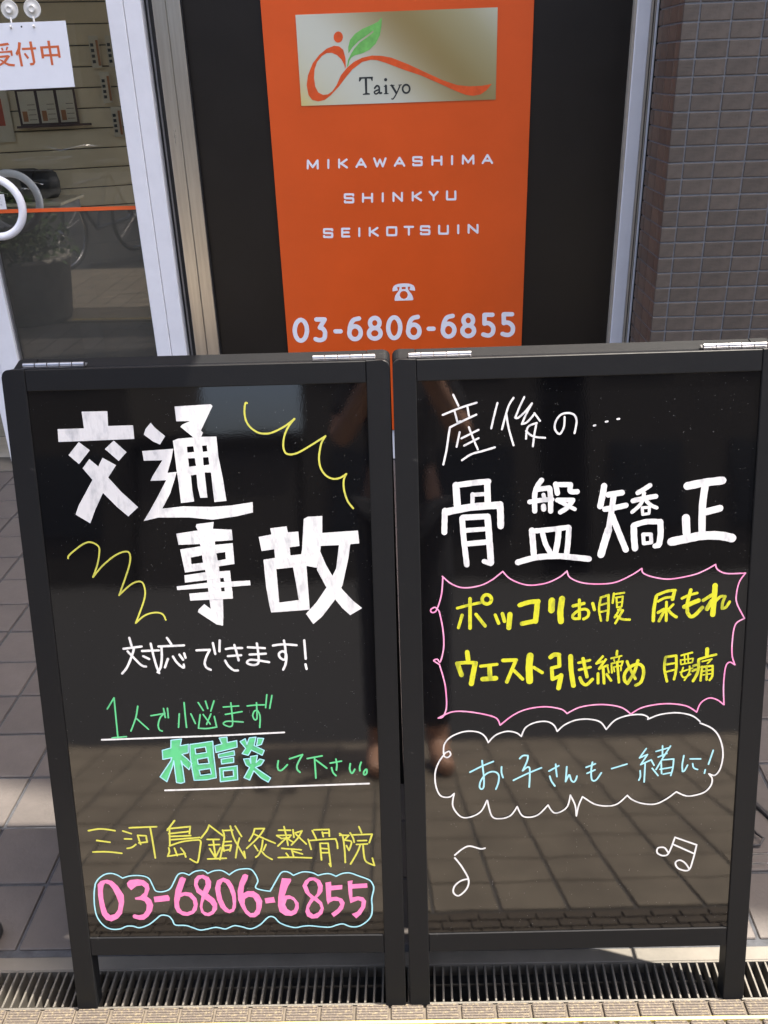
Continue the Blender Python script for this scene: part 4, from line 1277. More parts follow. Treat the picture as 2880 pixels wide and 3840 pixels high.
def glass_material():
    m = bpy.data.materials.new('door_glass'); m.use_nodes = True
    n, l = m.node_tree.nodes, m.node_tree.links
    n.remove(n['Principled BSDF'])
    fr = n.new('ShaderNodeFresnel'); fr.inputs[0].default_value = 1.5
    tr = n.new('ShaderNodeBsdfTransparent'); tr.inputs[0].default_value = (0.96, 0.97, 0.95, 1)
    gl = n.new('ShaderNodeBsdfGlossy'); gl.inputs['Roughness'].default_value = 0.0
    mx = n.new('ShaderNodeMixShader')
    l.new(fr.outputs[0], mx.inputs[0]); l.new(tr.outputs[0], mx.inputs[1]); l.new(gl.outputs[0], mx.inputs[2])
    l.new(mx.outputs[0], n['Material Output'].inputs[0])
    MATS['door_glass'] = m
glass_material()
def film_mix():
    m = MATS['film']; n, l = m.node_tree.nodes, m.node_tree.links
    tr = n.new('ShaderNodeBsdfTransparent'); tr.inputs[0].default_value = (.5, .5, .48, 1)
    mx = n.new('ShaderNodeMixShader'); mx.inputs[0].default_value = 0.62
    l.new(tr.outputs[0], mx.inputs[1]); l.new(n['Principled BSDF'].outputs[0], mx.inputs[2])
    l.new(mx.outputs[0], n['Material Output'].inputs[0])
film_mix()

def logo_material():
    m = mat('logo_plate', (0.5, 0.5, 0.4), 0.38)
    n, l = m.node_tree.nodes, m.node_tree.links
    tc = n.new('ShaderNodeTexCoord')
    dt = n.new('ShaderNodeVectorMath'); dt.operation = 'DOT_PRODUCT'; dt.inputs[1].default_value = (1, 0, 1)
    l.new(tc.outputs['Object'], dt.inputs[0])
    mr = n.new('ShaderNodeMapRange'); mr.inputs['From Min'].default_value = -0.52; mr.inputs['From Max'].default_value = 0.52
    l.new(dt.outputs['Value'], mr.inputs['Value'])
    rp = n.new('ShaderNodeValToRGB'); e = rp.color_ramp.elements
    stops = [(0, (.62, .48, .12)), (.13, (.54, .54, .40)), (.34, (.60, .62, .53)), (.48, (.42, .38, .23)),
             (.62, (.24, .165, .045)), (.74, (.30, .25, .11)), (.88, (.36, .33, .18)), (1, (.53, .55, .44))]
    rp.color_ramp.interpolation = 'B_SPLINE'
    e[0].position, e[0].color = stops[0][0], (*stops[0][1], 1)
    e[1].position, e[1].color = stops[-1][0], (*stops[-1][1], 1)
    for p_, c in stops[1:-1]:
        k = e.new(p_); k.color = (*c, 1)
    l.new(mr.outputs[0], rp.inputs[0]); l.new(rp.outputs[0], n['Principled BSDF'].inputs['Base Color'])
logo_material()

# ------------------------------------------------------------------ mesh helpers
def link(name, me, material, parent=None):
    o = bpy.data.objects.new(name, me)
    COL.objects.link(o)
    if material and not me.materials:
        me.materials.append(MATS[material])
    if parent:
        o.parent = parent
    return o

def from_bm(name, bm, material, parent=None, smooth=False):
    me = bpy.data.meshes.new(name)
    bmesh.ops.recalc_face_normals(bm, faces=bm.faces)
    bm.to_mesh(me); bm.free()
    if smooth:
        for p_ in me.polygons: p_.use_smooth = len(p_.vertices) <= 4
    return link(name, me, material, parent)

def tag(o, label=None, cat=None, group=None, kind=None):
    if label: o['label'] = label
    if cat: o['category'] = cat
    if group: o['group'] = group
    if kind: o['kind'] = kind
    return o

def empty(name, loc=(0, 0, 0), rz=0, **k):
    o = bpy.data.objects.new(name, None)
    COL.objects.link(o)
    o.location = loc; o.rotation_euler = (0, 0, rz)
    o.empty_display_size = 0.1
    return tag(o, **k)

def add_box(bm, x0, x1, y0, y1, z0, z1, bevel=0.0, seg=1, M=None):
    vs = [bm.verts.new(v) for v in [(x0, y0, z0), (x1, y0, z0), (x1, y1, z0), (x0, y1, z0),
                                    (x0, y0, z1), (x1, y0, z1), (x1, y1, z1), (x0, y1, z1)]]
    fs = [bm.faces.new([vs[i] for i in f]) for f in
          [(0, 3, 2, 1), (4, 5, 6, 7), (0, 1, 5, 4), (1, 2, 6, 5), (2, 3, 7, 6), (3, 0, 4, 7)]]
    geo = vs
    if bevel:
        es = list({e for f in fs for e in f.edges})
        r = bmesh.ops.bevel(bm, geom=es + vs, offset=bevel, segments=seg, affect='EDGES', profile=0.5)
        geo = list({v for f in r['faces'] for v in f.verts} | {v for v in vs if v.is_valid})
    if M is not None:
        for v in geo: v.co = M @ v.co
    return geo

def box(name, x0, x1, y0, y1, z0, z1, material, parent=None, bevel=0.0, seg=1, M=None):
    bm = bmesh.new()
    add_box(bm, x0, x1, y0, y1, z0, z1, bevel, seg)
    if M is not None:
        bmesh.ops.transform(bm, matrix=M, verts=bm.verts)
    return from_bm(name, bm, material, parent)

def add_tube(bm, pts, r, n=8, cap=True, closed=False):
    pts = [Vector(p_) for p_ in pts]
    rings = []
    N = len(pts)
    prev = None
    for i, p_ in enumerate(pts):
        if closed: d = pts[(i + 1) % N] - pts[i - 1]
        else: d = pts[min(i + 1, N - 1)] - pts[max(i - 1, 0)]
        d.normalize()
        a = prev if prev is not None else (Vector((0, 0, 1)) if abs(d.z) < .9 else Vector((1, 0, 0)))
        u = (a - d * a.dot(d)).normalized(); v = d.cross(u); prev = u
        rr = r[i] if isinstance(r, (list, tuple)) else r
        rings.append([bm.verts.new(p_ + (u * math.cos(2 * math.pi * k / n) + v * math.sin(2 * math.pi * k / n)) * rr) for k in range(n)])
    for i in range(N if closed else N - 1):
        A, B = rings[i], rings[(i + 1) % N]
        for k in range(n):
            bm.faces.new((A[k], A[(k + 1) % n], B[(k + 1) % n], B[k]))
    if cap and not closed:
        bm.faces.new(rings[0][::-1]); bm.faces.new(rings[-1])

def tube(name, pts, r, material, parent=None, n=8, closed=False):
    bm = bmesh.new(); add_tube(bm, pts, r, n, True, closed)
    return from_bm(name, bm, material, parent, smooth=True)

def lathe(name, prof, material, parent=None, n=32, axis='z', centre=(0, 0, 0), smooth=True):
    bm = bmesh.new(); rings = []
    for r, h in prof:
        ring = []
        for k in range(n):
            a = 2 * math.pi * k / n
            x, y, z = r * math.cos(a), r * math.sin(a), h
            if axis == 'y': x, y, z = x, -z, y
            ring.append(bm.verts.new((x + centre[0], y + centre[1], z + centre[2])))
        rings.append(ring)
    for A, B in zip(rings, rings[1:]):
        for k in range(n): bm.faces.new((A[k], A[(k + 1) % n], B[(k + 1) % n], B[k]))
    if prof[0][0] > 1e-6: bm.faces.new(rings[0][::-1])
    if prof[-1][0] > 1e-6: bm.faces.new(rings[-1])
    bmesh.ops.remove_doubles(bm, verts=bm.verts, dist=1e-6)
    return from_bm(name, bm, material, parent, smooth=smooth)

def catmull(pts, k=6):
    if len(pts) < 3: return pts
    out = []
    P_ = [pts[0]] + pts + [pts[-1]]
    if pts[0] == pts[-1]:
        P_ = [pts[-2]] + pts + [pts[1]]
    for i in range(1, len(P_) - 2):
        p0, p1, p2, p3 = P_[i - 1], P_[i], P_[i + 1], P_[i + 2]
        for s in range(k):
            t = s / k
            out.append(tuple(.5 * (2 * b + (c - a) * t + (2 * a - 5 * b + 4 * c - d) * t * t + (3 * b - a - 3 * c + d) * t ** 3)
                             for a, b, c, d in zip(p0, p1, p2, p3)))
    out.append(pts[-1])
    return out

def marks(groups, place, parent, label_of=None, wob=0.0):
    """flat paint strokes and filled shapes; place(u, v, h) maps the drawing plane into the parent's space"""
    for gi, (name, col, items) in enumerate(groups):
        bm = bmesh.new()
        for k, it in enumerate(items):
            h = 0.00030 + 0.00008 * (k % 3) + 0.000022 * k + (0.0006 if 'outline' in name else 0)
            if it[0] == 'p':
                loops = [[(x / 1e4, y / 1e4) for x, y in L] for L in [it[1]] + it[2]]
                flat = [q for L in loops for q in L]
                tri = tessellate_polygon([[Vector((x, y, 0)) for x, y in L] for L in loops])
                vs = [bm.verts.new(place(x, y, h)) for x, y in flat]
                for t3 in tri:
                    try: bm.faces.new([vs[i] for i in t3])
                    except ValueError: pass
                continue
            w = it[1] / 1e4 / 2 * (.88 if it[1] < 75 else 1)
            pts = catmull([(x / 1e4, y / 1e4) for x, y in it[2]])
            L, Rr = [], []
            n = len(pts)
            closed = it[2][0] == it[2][-1] and len(it[2]) > 3
            for i, (x, y) in enumerate(pts):
                if closed and i in (0, n - 1): (ax, ay), (bx, by) = pts[n - 2], pts[1]
                else: (ax, ay), (bx, by) = pts[max(i - 1, 0)], pts[min(i + 1, n - 1)]
                hi = h + 3e-6 * i
                d = math.hypot(bx - ax, by - ay) or 1e-9
                nx, ny = -(by - ay) / d, (bx - ax) / d
                ww = w * (1 + wob * math.sin(i * 1.7 + k * 2.3 + gi))
                L.append(bm.verts.new(place(x + nx * ww, y + ny * ww, hi)))
                Rr.append(bm.verts.new(place(x - nx * ww, y - ny * ww, hi)))
            for i in range(n - 1):
                bm.faces.new((L[i], L[i + 1], Rr[i + 1], Rr[i]))
            for end, (i, j) in enumerate(() if closed else ((0, 1), (n - 1, n - 2))):
                x, y = pts[i]; qx, qy = pts[j]
                a0 = math.atan2(y - qy, x - qx)
                fan = [bm.verts.new(place(x + w * math.cos(a0 + b), y + w * math.sin(a0 + b), h + 3e-6 * i)) for b in
                       [math.pi / 2 - math.pi * q / 6 for q in range(1, 6)]]
                seq = [(L if end else Rr)[i]] + fan + [(Rr if end else L)[i]]
                bm.faces.new(seq)
        o = from_bm(name, bm, col, parent)
        if label_of: tag(o, label=label_of(gi, name, col))

# ------------------------------------------------------------------ ground
SL = 0.026                                   # the drain and tile rows run at a slight angle to the shop wall
def yk(x): return 1.0682 + SL * x            # front edge of the drain
def sheared(bm, x0, x1, y0, y1, z0, z1, bevel=0.0):
    """box whose y values are measured from the drain's front line"""
    vs = add_box(bm, x0, x1, y0, y1, z0, z1, bevel)
    for v in vs: v.co.y += yk(v.co.x)

ground = box('ground', -60, 60, -60, 60, -0.9, -0.5, 'asphalt'); road = tag(box('road', -40, 40, -12, -.9, -.5, -.12, 'asphalt'), kind='structure'); tag(ground, kind='structure')

pave = None
bm = bmesh.new(); sheared(bm, -7, 7, -1.95, -0.0, -0.4, -0.006)
pave = tag(from_bm('pavement', bm, 'kerb_joint'), kind='structure')
# ribbed kerb tiles; the two rows in view piece by piece
KP, KD = 0.0635, 0.0300
def ribbed_mesh(w, d):
    bm = bmesh.new(); nr = 6
    add_box(bm, 0, w, 0, d, -0.012, 0.0, 0.0012)
    for i in range(nr):
        y0 = d * (i + .28) / nr
        add_box(bm, 0.002, w - 0.002, y0, y0 + d / nr * .5, -0.002, 0.0012)
    me = bpy.data.meshes.new('kerb_tile'); bm.normal_update(); bm.to_mesh(me); bm.free()
    me.materials.append(MATS['kerb_tile']); return me
RM, RH = ribbed_mesh(KP - 0.0055, KD), ribbed_mesh(KP * .46, KD)
rowoff = [0.0, 0.0325]
for r in range(2):
    yb = -0.0015 - KD - r * (KD + 0.0075)
    i = 0; x = -1.02 + (0.021 if r else 0)
    while x < 0.95:
        o = link('kerb_tile', RM, None, pave)
        o.location = (x, yk(x) + yb, random.uniform(-.0006, .0006))
        o.rotation_euler = (random.uniform(-.01, .01), 0, SL + random.uniform(-.006, .006))
        x += KP; i += 1
bm = bmesh.new()
for r in range(2, 10):
    yb = -0.0015 - KD - r * (KD + 0.0075); x = -1.6 + .02 * (r % 2)
    while x < 1.6:
        sheared(bm, x, x + KP - .0055, yb, yb + KD, -0.012, 0.0, .001)
        x += KP
tag(from_bm('kerb_tiles_beyond', bm, 'kerb_tile', pave), kind='stuff')
bm = bmesh.new()
sheared(bm, -2.5, 2.5, -0.0015 - KD - 0.0068, -0.0015 - KD - 0.0008, -0.008, 0.0006)
from_bm('yellow_line', bm, 'yellow_paint', pave)
bm = bmesh.new()
yy = -0.39
for j in range(10):
    for i in range(-26, 26):
        x0 = i * .152 + .04
        sheared(bm, x0, x0 + .144, yy - .144 - j * .152, yy - j * .152, -0.03, random.uniform(-.001, .001), .002)
tag(from_bm('paving_slabs', bm, 'paver', pave), kind='stuff')
bm = bmesh.new(); sheared(bm, -7, 7, -1.9, -.385, -.39, -.0052)
from_bm('joint_bed', bm, 'paver_joint', pave)

trench = None
bm = bmesh.new()
sheared(bm, -7, 7, -0.02, 0.12, -0.30, -0.16)
trench = tag(from_bm('drain_channel', bm, 'trench'), kind='structure')

# entrance floor: mortar bed with tiles laid piece by piece
bm = bmesh.new(); vs = add_box(bm, -7, 7, 0.0788, 3.2, -0.4, -0.0045)
for v in vs:
    if v.co.y < 1: v.co.y += yk(v.co.x)
    else: v.co.y = 7.6
floor = tag(from_bm('floor', bm, 'floor_grout'), kind='structure')
bm = bmesh.new(); sheared(bm, -7, 7, 0.0792, 0.1085, -0.03, -0.0012, .0015)
from_bm('drain_edge_strip', bm, 'drain_edge', floor)
TX, TY, TJ = 0.160, 0.1619, 0.0075
def fy(k, x): return 1.168 + TY * (14 - k) + SL * (x + .84)
def tile_mesh(w, d):
    bm = bmesh.new(); vs = add_box(bm, 0, w, 0, d, -0.012, 0, .0018)
    for v in vs: v.co.y += SL * v.co.x
    me = bpy.data.meshes.new('floor_tile'); bm.normal_update(); bm.to_mesh(me); bm.free()
    me.materials.append(MATS['floor_tile']); return me
FT = tile_mesh(TX - TJ, TY - TJ)
bm_far = bmesh.new()
for j in range(0, 15):
    for i in range(-20, 36):
        x = -1.7645 + i * TX + TJ / 2
        y = fy(j, x) + TJ / 2 - (TY if j == 0 else 0) + (TY if j == 0 else 0)
        if -2 <= i <= 17:
            o = link('floor_tile', FT, None, floor)
            o.location = (x, y, random.uniform(-.0007, .0007))
            o.rotation_euler = (random.uniform(-.003, .003), random.uniform(-.003, .003), 0)
        else:
            vs = add_box(bm_far, x, x + TX - TJ, y, y + TY - TJ, -.012, 0)
            for v in vs: v.co.y += SL * (v.co.x - x)
tag(from_bm('floor_tiles_beyond', bm_far, 'floor_tile', floor), kind='stuff')

# drain grating
gr = empty('drain_grating', (0, 1.0682, 0), 0, label='steel slot grating over the drain under the two black signs', cat='grating')
bm = bmesh.new(); add_box(bm, -.0019, .0019, 0.004, 0.0755, -0.026, -0.0015, .0006)
BAR = bpy.data.meshes.new('bar'); bm.to_mesh(BAR); bm.free(); BAR.materials.append(MATS['grate_metal'])
x = -1.15
while x < 1.0:
    o = link('bar', BAR, None, gr)
    o.location = (x, SL * x, 0); o.rotation_euler = (0, 0, random.uniform(-.012, .012))
    x += 0.0159
for y0, y1, z0, z1, nm in ((0.0005, 0.004, -.028, -.003, 'rim'), (0.0755, 0.0788, -.028, -.0012, 'rim'), (.018, .0210, -.030, -.026, 'cross_rod'), (.054, .0570, -.030, -.026, 'cross_rod')):
    bm = bmesh.new(); vs = add_box(bm, -1.3, 1.3, y0, y1, z0, z1)
    for v in vs: v.co.y += SL * v.co.x
    from_bm(nm, bm, 'grate_metal', gr)

# small things on the floor
tag(box('rubber_block', -1.25, -0.846, 1.135, 1.215, 0.0006, 0.03, 'rubber', None, .006, 2), 'black rounded rubber block lying on the floor tiles beside the traffic accident sign', 'rubber block')
pts = []
for i in range(40):
    t = i / 39
    pts.append((0.45 + .24 * t + .035 * math.sin(t * 9), 1.47 + .03 * math.sin(t * 7.5) + .02 * t, .004 + .012 * max(0, math.sin(t * 9))))
pts += [(0.715, 1.462, .012), (.723, 1.445, .016), (.712, 1.432, .01), (.69, 1.437, .004), (.6, 1.46, .004)]
tag(tube('floor_cable', pts, .0028, 'rubber'), 'thin black looped cable on the floor behind the pelvis correction sign', 'cable')
hatch = empty('floor_hatch', (0, 0, 0), 0, label='flush floor hatch edged with thin bright metal beside the pelvis correction sign', cat='floor hatch')
bm = bmesh.new()
for y0 in (0.3025, 0.328): sheared(bm, .55, 1.3, y0, y0 + .0022, -.004, .0022)
from_bm('metal_edge', bm, 'metal_trim', hatch)
bm = bmesh.new(); sheared(bm, .55, 1.3, .3250 + .0075, .45, -.004, .0016); from_bm('cover', bm, 'floor_tile', hatch)
bm = bmesh.new()
for (xa, ya), (xb, yb) in ((( .70, 1.66), (.80, 1.43)), ):
    add_tube(bm, [(xa, ya, .006), ((xa + xb) / 2, (ya + yb) / 2 , .006), (xb, yb, .006)], .006, 8)
tag(from_bm('rubber_strip', bm, 'rubber'), 'thick black rubber strip lying across the floor behind the pelvis correction sign', 'strip')

# ------------------------------------------------------------------ A-frame signs
LEAN, BW, BH, TH = 0.2325, 0.60, 1.156, 0.030
def front_place(u, v, w):                    # w: distance in front of the frame's front face
    s, c = math.sin(LEAN), math.cos(LEAN)
    return Vector((u, v * s - w * c, v * c + w * s))
HY = BH * math.sin(LEAN) + TH * math.cos(LEAN) + 0.0045
HZ = BH * math.cos(LEAN) - TH * math.sin(LEAN) - 0.001
def rear_place(u, v, w):                     # v measured down from the hinge line, w towards the street
    s, c = math.sin(LEAN), math.cos(LEAN)
    return Vector((u, HY + v * s - w * c, HZ - v * c - w * s))
def plate(name, place, u0, u1, v0, v1, w0, w1, material, parent, bevel=0.0012, seg=1, round_uv=None):
    bm = bmesh.new(); vs = add_box(bm, u0, u1, v0, v1, w0, w1, bevel, seg)
    for v in bm.verts: v.co = place(v.co.x, v.co.y, v.co.z)
    return from_bm(name, bm, material, parent)
def stile(name, place, u0, u1, v0, v1, w0, w1, side, top_is_v1, parent):
    """upright with its outer top corner rounded"""
    R = 0.011; outer = u0 if side < 0 else u1; top = v1 if top_is_v1 else v0; bot = v0 if top_is_v1 else v1
    inner = u1 if side < 0 else u0
    sv = 1 if top_is_v1 else -1
    prof = [(inner, bot), (outer, bot)]
    for i in range(9):
        a = math.pi / 2 * i / 8
        prof.append((outer + (-side) * R * (1 - math.cos(a)), top - sv * R * (1 - math.sin(a))))
    prof.append((inner, top))
    bm = bmesh.new()
    A = [bm.verts.new((x, y, w0)) for x, y in prof]; B = [bm.verts.new((x, y, w1)) for x, y in prof]
    fa, fb = bm.faces.new(A), bm.faces.new(B); n = len(prof)
    for i in range(n): bm.faces.new((A[i], A[(i + 1) % n], B[(i + 1) % n], B[i]))
    es = list(set(list(fb.edges) + list(fa.edges)))
    bmesh.ops.bevel(bm, geom=es, offset=.0011, segments=1, affect='EDGES')
    for v in bm.verts: v.co = place(v.co.x, v.co.y, v.co.z)
    return from_bm(name, bm, 'frame_black', parent)

def a_frame(name, loc, rz, label, group, mk, labels):
    root = empty(name, loc, rz, label=label, cat='sign', group=group)
    SW, RT, RB0, RB1 = 0.036, 1.122, 0.111, 0.148
    stile('front_stile', front_place, 0, SW, 0, BH, -TH, 0, -1, True, root)
    stile('front_stile', front_place, BW - SW, BW, 0, BH, -TH, 0, 1, True, root)
    plate('top_rail', front_place, SW + .0004, BW - SW - .0004, RT, BH - .0006, -TH, -.0005, 'frame_black', root)
    plate('bottom_rail', front_place, SW + .0004, BW - SW - .0004, RB0, RB1, -TH, -.0005, 'frame_black', root)
    # marker panel, set back in the frame
    pan = plate('marker_panel', front_place, SW - .004, BW - SW + .004, RB1 - .006, RT + .006, -.008, -.003, 'marker_panel', root, 0)
    plate('panel_back', front_place, SW - .004, BW - SW + .004, RB1 - .006, RT + .006, -.016, -.0102, 'panel_back', root, 0)
    marks(mk, lambda u, v, h: front_place(u, v, -.003 + h), pan, labels, 0.03)
    # scuffs of bare wood at the lower inner edge
    # rear half
    stile('rear_stile', rear_place, 0, SW, 0.0, BH, -TH, 0, -1, False, root)
    stile('rear_stile', rear_place, BW - SW, BW, 0.0, BH, -TH, 0, 1, False, root)
    plate('rear_top_rail', rear_place, SW + .0004, BW - SW - .0004, .0006, .036, -TH, -.0005, 'frame_black', root)
    plate('rear_bottom_rail', rear_place, SW + .0004, BW - SW - .0004, BH - .148, BH - .111, -TH, -.0005, 'frame_black', root)
    plate('rear_panel', rear_place, SW - .004, BW - SW + .004, .03, BH - .142, -.018, -.012, 'panel_back', root, 0)
    # butt hinges across the top joint
    fy_, fz_ = BH * math.sin(LEAN), BH * math.cos(LEAN)
    for u0 in (0.025, 0.48 if True else 0):
        h = empty('hinge'); h.parent = root
        L = 0.098
        yc, zc = HY - .0085, HZ + .0072
        for k in range(5):
            a, b = u0 + L * k / 5 + .0008, u0 + L * (k + 1) / 5 - .0008
            bmk = bmesh.new(); add_tube(bmk, [(a, yc, zc), (b, yc, zc)], .0038, 22); from_bm('knuckle', bmk, 'hinge_steel', h)
        bm = bmesh.new(); vs = add_box(bm, u0, u0 + L, 0, .008, 0, .0010)
        for v in vs: v.co = Vector((v.co.x, yc - .0025 - v.co.y * math.cos(LEAN), zc - .0042 + v.co.y * math.sin(LEAN) * .9 + v.co.z))
        from_bm('leaf', bm, 'hinge_steel', h)
        bm = bmesh.new(); vs = add_box(bm, u0, u0 + L, 0, .010, 0, .0013)
        for v in vs: v.co = Vector((v.co.x, yc + .0035 + v.co.y * math.cos(LEAN), zc - .0052 + v.co.y * math.sin(LEAN) + v.co.z))
        from_bm('leaf', bm, 'hinge_steel', h)
    # folding stays between the halves
    for u in (0.040, BW - .040):
        a = front_place(u, .42, -TH * .6); b = rear_place(u, BH - .42, -TH * .4)
        tube('stay', [a, b], .004, 'frame_black', root, 8)
    return root

def lab_left(gi, name, col):
    return {'white': 'white marker writing', 'yellow': 'yellow marker line', 'green': 'green marker writing',
            'pink': 'fat pink marker digits', 'lightblue': 'pale blue marker outline'}.get(col)
def lab_right(gi, name, col):
    return {'white': 'white marker line', 'chartreuse': 'bright yellow marker writing', 'pink2': 'pink scalloped marker outline',
            'lightblue': 'pale blue marker writing'}.get(col)
a_frame('a_frame_sign', (-0.64165, 1.05038, 0.0), 0.02033,
        'black A-frame board with fat white traffic accident characters and pink phone number', 'black A-frame signs', MARKS_TRAFFIC, lab_left)
a_frame('a_frame_sign', (-0.03405, 1.06279, 0.0), 0.03278,
        'black A-frame board with yellow writing in a pink scalloped outline and a white speech cloud', 'black A-frame signs', MARKS_PELVIS, lab_right)

# ------------------------------------------------------------------ shop front
bld = empty('clinic_building', (0, 3.62, 0), 0, label='dark clad shop front with steel column, white posts and brown tiled pilaster', cat='building')
def W(name, x0, x1, y0, y1, z0, z1, material, bevel=.0015, parent=bld):
    return box(name, x0, x1, y0 - 3.62, y1 - 3.62, z0, z1, material, parent, bevel)
W('cladding_panel', -.846, -.0615, 3.6205, 3.70, .135, 3.2, 'cladding')
W('cladding_panel', -.0615 + .001, .775, 3.6205, 3.70, .135, 3.2, 'cladding')
W('base_trim', -.846, .775, 3.6255, 3.70, .0, .132, 'white_alu')
W('steel_column', -.9295, -.8815, 3.60, 3.68, 0, 3.2, 'steel_brushed', .002)
W('steel_column', -.8800, -.8300, 3.598, 3.68, 0, 3.2, 'steel_brushed', .002)
W('column_edge', -.8298, -.8262, 3.604, 3.66, 0, 3.2, 'dark_slot', 0)
W('door_reveal', -.9690, -.9300, 3.645, 3.75, 0, 3.2, 'dark_slot', .001)
W('reveal_trim', -.9600, -.9530, 3.640, 3.66, 0, 3.2, 'grey_rail', .001)
W('white_post', .7680, .8175, 3.585, 3.70, 0, 3.2, 'white_alu', .003)
W('post_edge', .7595, .7678, 3.588, 3.70, 0, 3.2, 'beige_edge', .001)
W('post_edge', .8177, .8260, 3.587, 3.70, 0, 3.2, 'beige_edge', .001)
W('dark_groove', .8261, .8300, 3.600, 3.70, 0, 3.2, 'dark_slot', 0)
W('beige_rail', .8301, .8340, 3.588, 3.70, 0, 3.2, 'beige_edge', 0)
W('dark_groove', .8341, .8365, 3.600, 3.70, 0, 3.2, 'dark_slot', 0)
W('metal_rail', .8366, .8440, 3.588, 3.70, 0, 3.2, 'white_alu', .001)
W('dark_groove', .8441, 1.95, 3.590, 3.70, 0, 3.2, 'dark_slot', 0)
# tiled pilaster
PX, PY, PP, PQ = .829, 3.20, .0995, .0513
pil = W('pilaster', PX + .0025, 1.95, PY + .0030, 3.50, 0, 3.2, 'wall_grout', 0)
def wt_mesh(nm, x, y, z, m_):
    bm = bmesh.new(); add_box(bm, 0, x, 0, y, 0, z, .0012)
    me = bpy.data.meshes.new(nm); bm.normal_update(); bm.to_mesh(me); bm.free(); me.materials.append(MATS[m_]); return me
TJ2 = .0052
M_full, M_half = wt_mesh('wall_tile', PP - TJ2, .008, PQ - TJ2, 'wall_tile'), wt_mesh('wall_tile', .0475, .008, PQ - TJ2, 'wall_tile')
M_ret, M_ret2 = wt_mesh('return_tile', .008, .0475, PQ - TJ2, 'corner_tile'), wt_mesh('return_tile', .008, PP - TJ2, PQ - TJ2, 'corner_tile')
z = 1.682 - 33 * PQ; rows = 0
while z < 1.84:
    if z > -.03:
        def put(me, x, y):
            o = link('wall_tile', me, None, pil)
            o.location = (x + random.uniform(-.0004, .0004), y - 3.62 + random.uniform(-.0006, .0006), max(z + TJ2 / 2, .001) + random.uniform(-.0004, .0004))
            o.rotation_euler = (0, 0, random.uniform(-.004, .004))
        put(M_half, PX, PY)
        for k in range(4): put(M_full, PX + .0475 + TJ2 + k * PP, PY)
        put(M_ret, PX - .0005, PY + .0088)
        put(M_ret2, PX - .0005, PY + .0088 + .0475 + TJ2)
        put(M_ret2, PX - .0005, PY + .0088 + .0475 + TJ2 + PP); put(M_ret, PX - .0005, PY + .0088 + .0475 + TJ2 + 2 * PP)
    z += PQ; rows += 1
bm = bmesh.new()
zz = 1.682 - 33 * PQ
while zz < 3.1:
    for k in range(11):
        if zz >= 1.84 or k >= 4:
            x0 = PX + .0475 + TJ2 + k * PP
            add_box(bm, x0, min(x0 + PP - TJ2, 1.95), PY - 3.62, PY + .008 - 3.62, max(zz + TJ2 / 2, .001), zz + PQ - TJ2 / 2)
    zz += PQ
tag(from_bm('wall_tiles_beyond', bm, 'wall_tile', pil), kind='stuff')
# eaves high above the entrance, which shade it
bm = bmesh.new()
zc = 8.0
def ye(x): return 2.755 - .225 * (x - 1.59)
q = [(-6, ye(-6)), (8, ye(8)), (8, 9), (-6, 9)]
A = [bm.verts.new((x, y - 3.62, zc)) for x, y in q]; B = [bm.verts.new((x, y - 3.62, zc + .25)) for x, y in q]
bm.faces.new(A[::-1]); bm.faces.new(B)
for i in range(4): bm.faces.new((A[i], A[(i + 1) % 4], B[(i + 1) % 4], B[i]))
from_bm('eaves', bm, 'upper_wall', bld)
W('upper_wall', -6, 8, 3.64, 3.9, 3.2, 8.0, 'upper_wall', 0)
aw = empty('shade_plate', (-.9, 3.6, 2.6), 0, label='unseen pale plate added above the entrance to shade the floor', cat='shade_plate')  # unseen plate added out of view to shade the floor at left
box('shade_plate_sheet', -1.2, 1.02, 1.445 - 3.6, 1.85 - 3.6, 0, .03, 'upper_wall', aw)
for xx in (-1.0, .5): tube('shade_plate_arm', [(xx, 1.83 - 3.6, .015), (xx, .02, .5)], .02, 'grey_rail', aw)
W('side_wall', 1.95, 9, 3.3, 3.7, 0, 3.2, 'facade', 0)
W('side_wall', -7, -2.62, 3.64, 3.8, 0, 3.2, 'facade_light', 0)

# orange sign
sg = empty('wall_sign', (-.066, 3.612, .14), 0, label='tall orange sign sheet with logo and phone number on the dark wall', cat='sign')
OX, OZ = -.066, .14
box('sheet', -.5465 - OX, .4150 - OX, 0.000, .008, .0, 2.95, 'orange_sheet', sg, .001)
lc = (-.0685, 1.5655)
lp = box('logo_plate', -.3565, .3565, -.0022, -.0002, -.147, .147, 'logo_plate', sg)
lp.location = (lc[0] - OX, 0, lc[1] - OZ)
bpy.context.view_layer.update()
for i, gname in enumerate(MARKS_WALL):
    if i < 7:
        marks([gname], lambda u, v, h: Vector((u - lc[0], -.0024 - h, v - lc[1])), lp, lambda g, n, c: {'logo_swoosh': 'orange ribbon and dot', 'logo_leaf': 'green leaf', 'lettering': 'black serif name'}[n])
    else:
        marks([gname], lambda u, v, h: Vector((u - OX, -.0002 - h, v - OZ)), sg, lambda g, n, c: 'white printed characters' if n == 'lettering' else 'white telephone symbol')

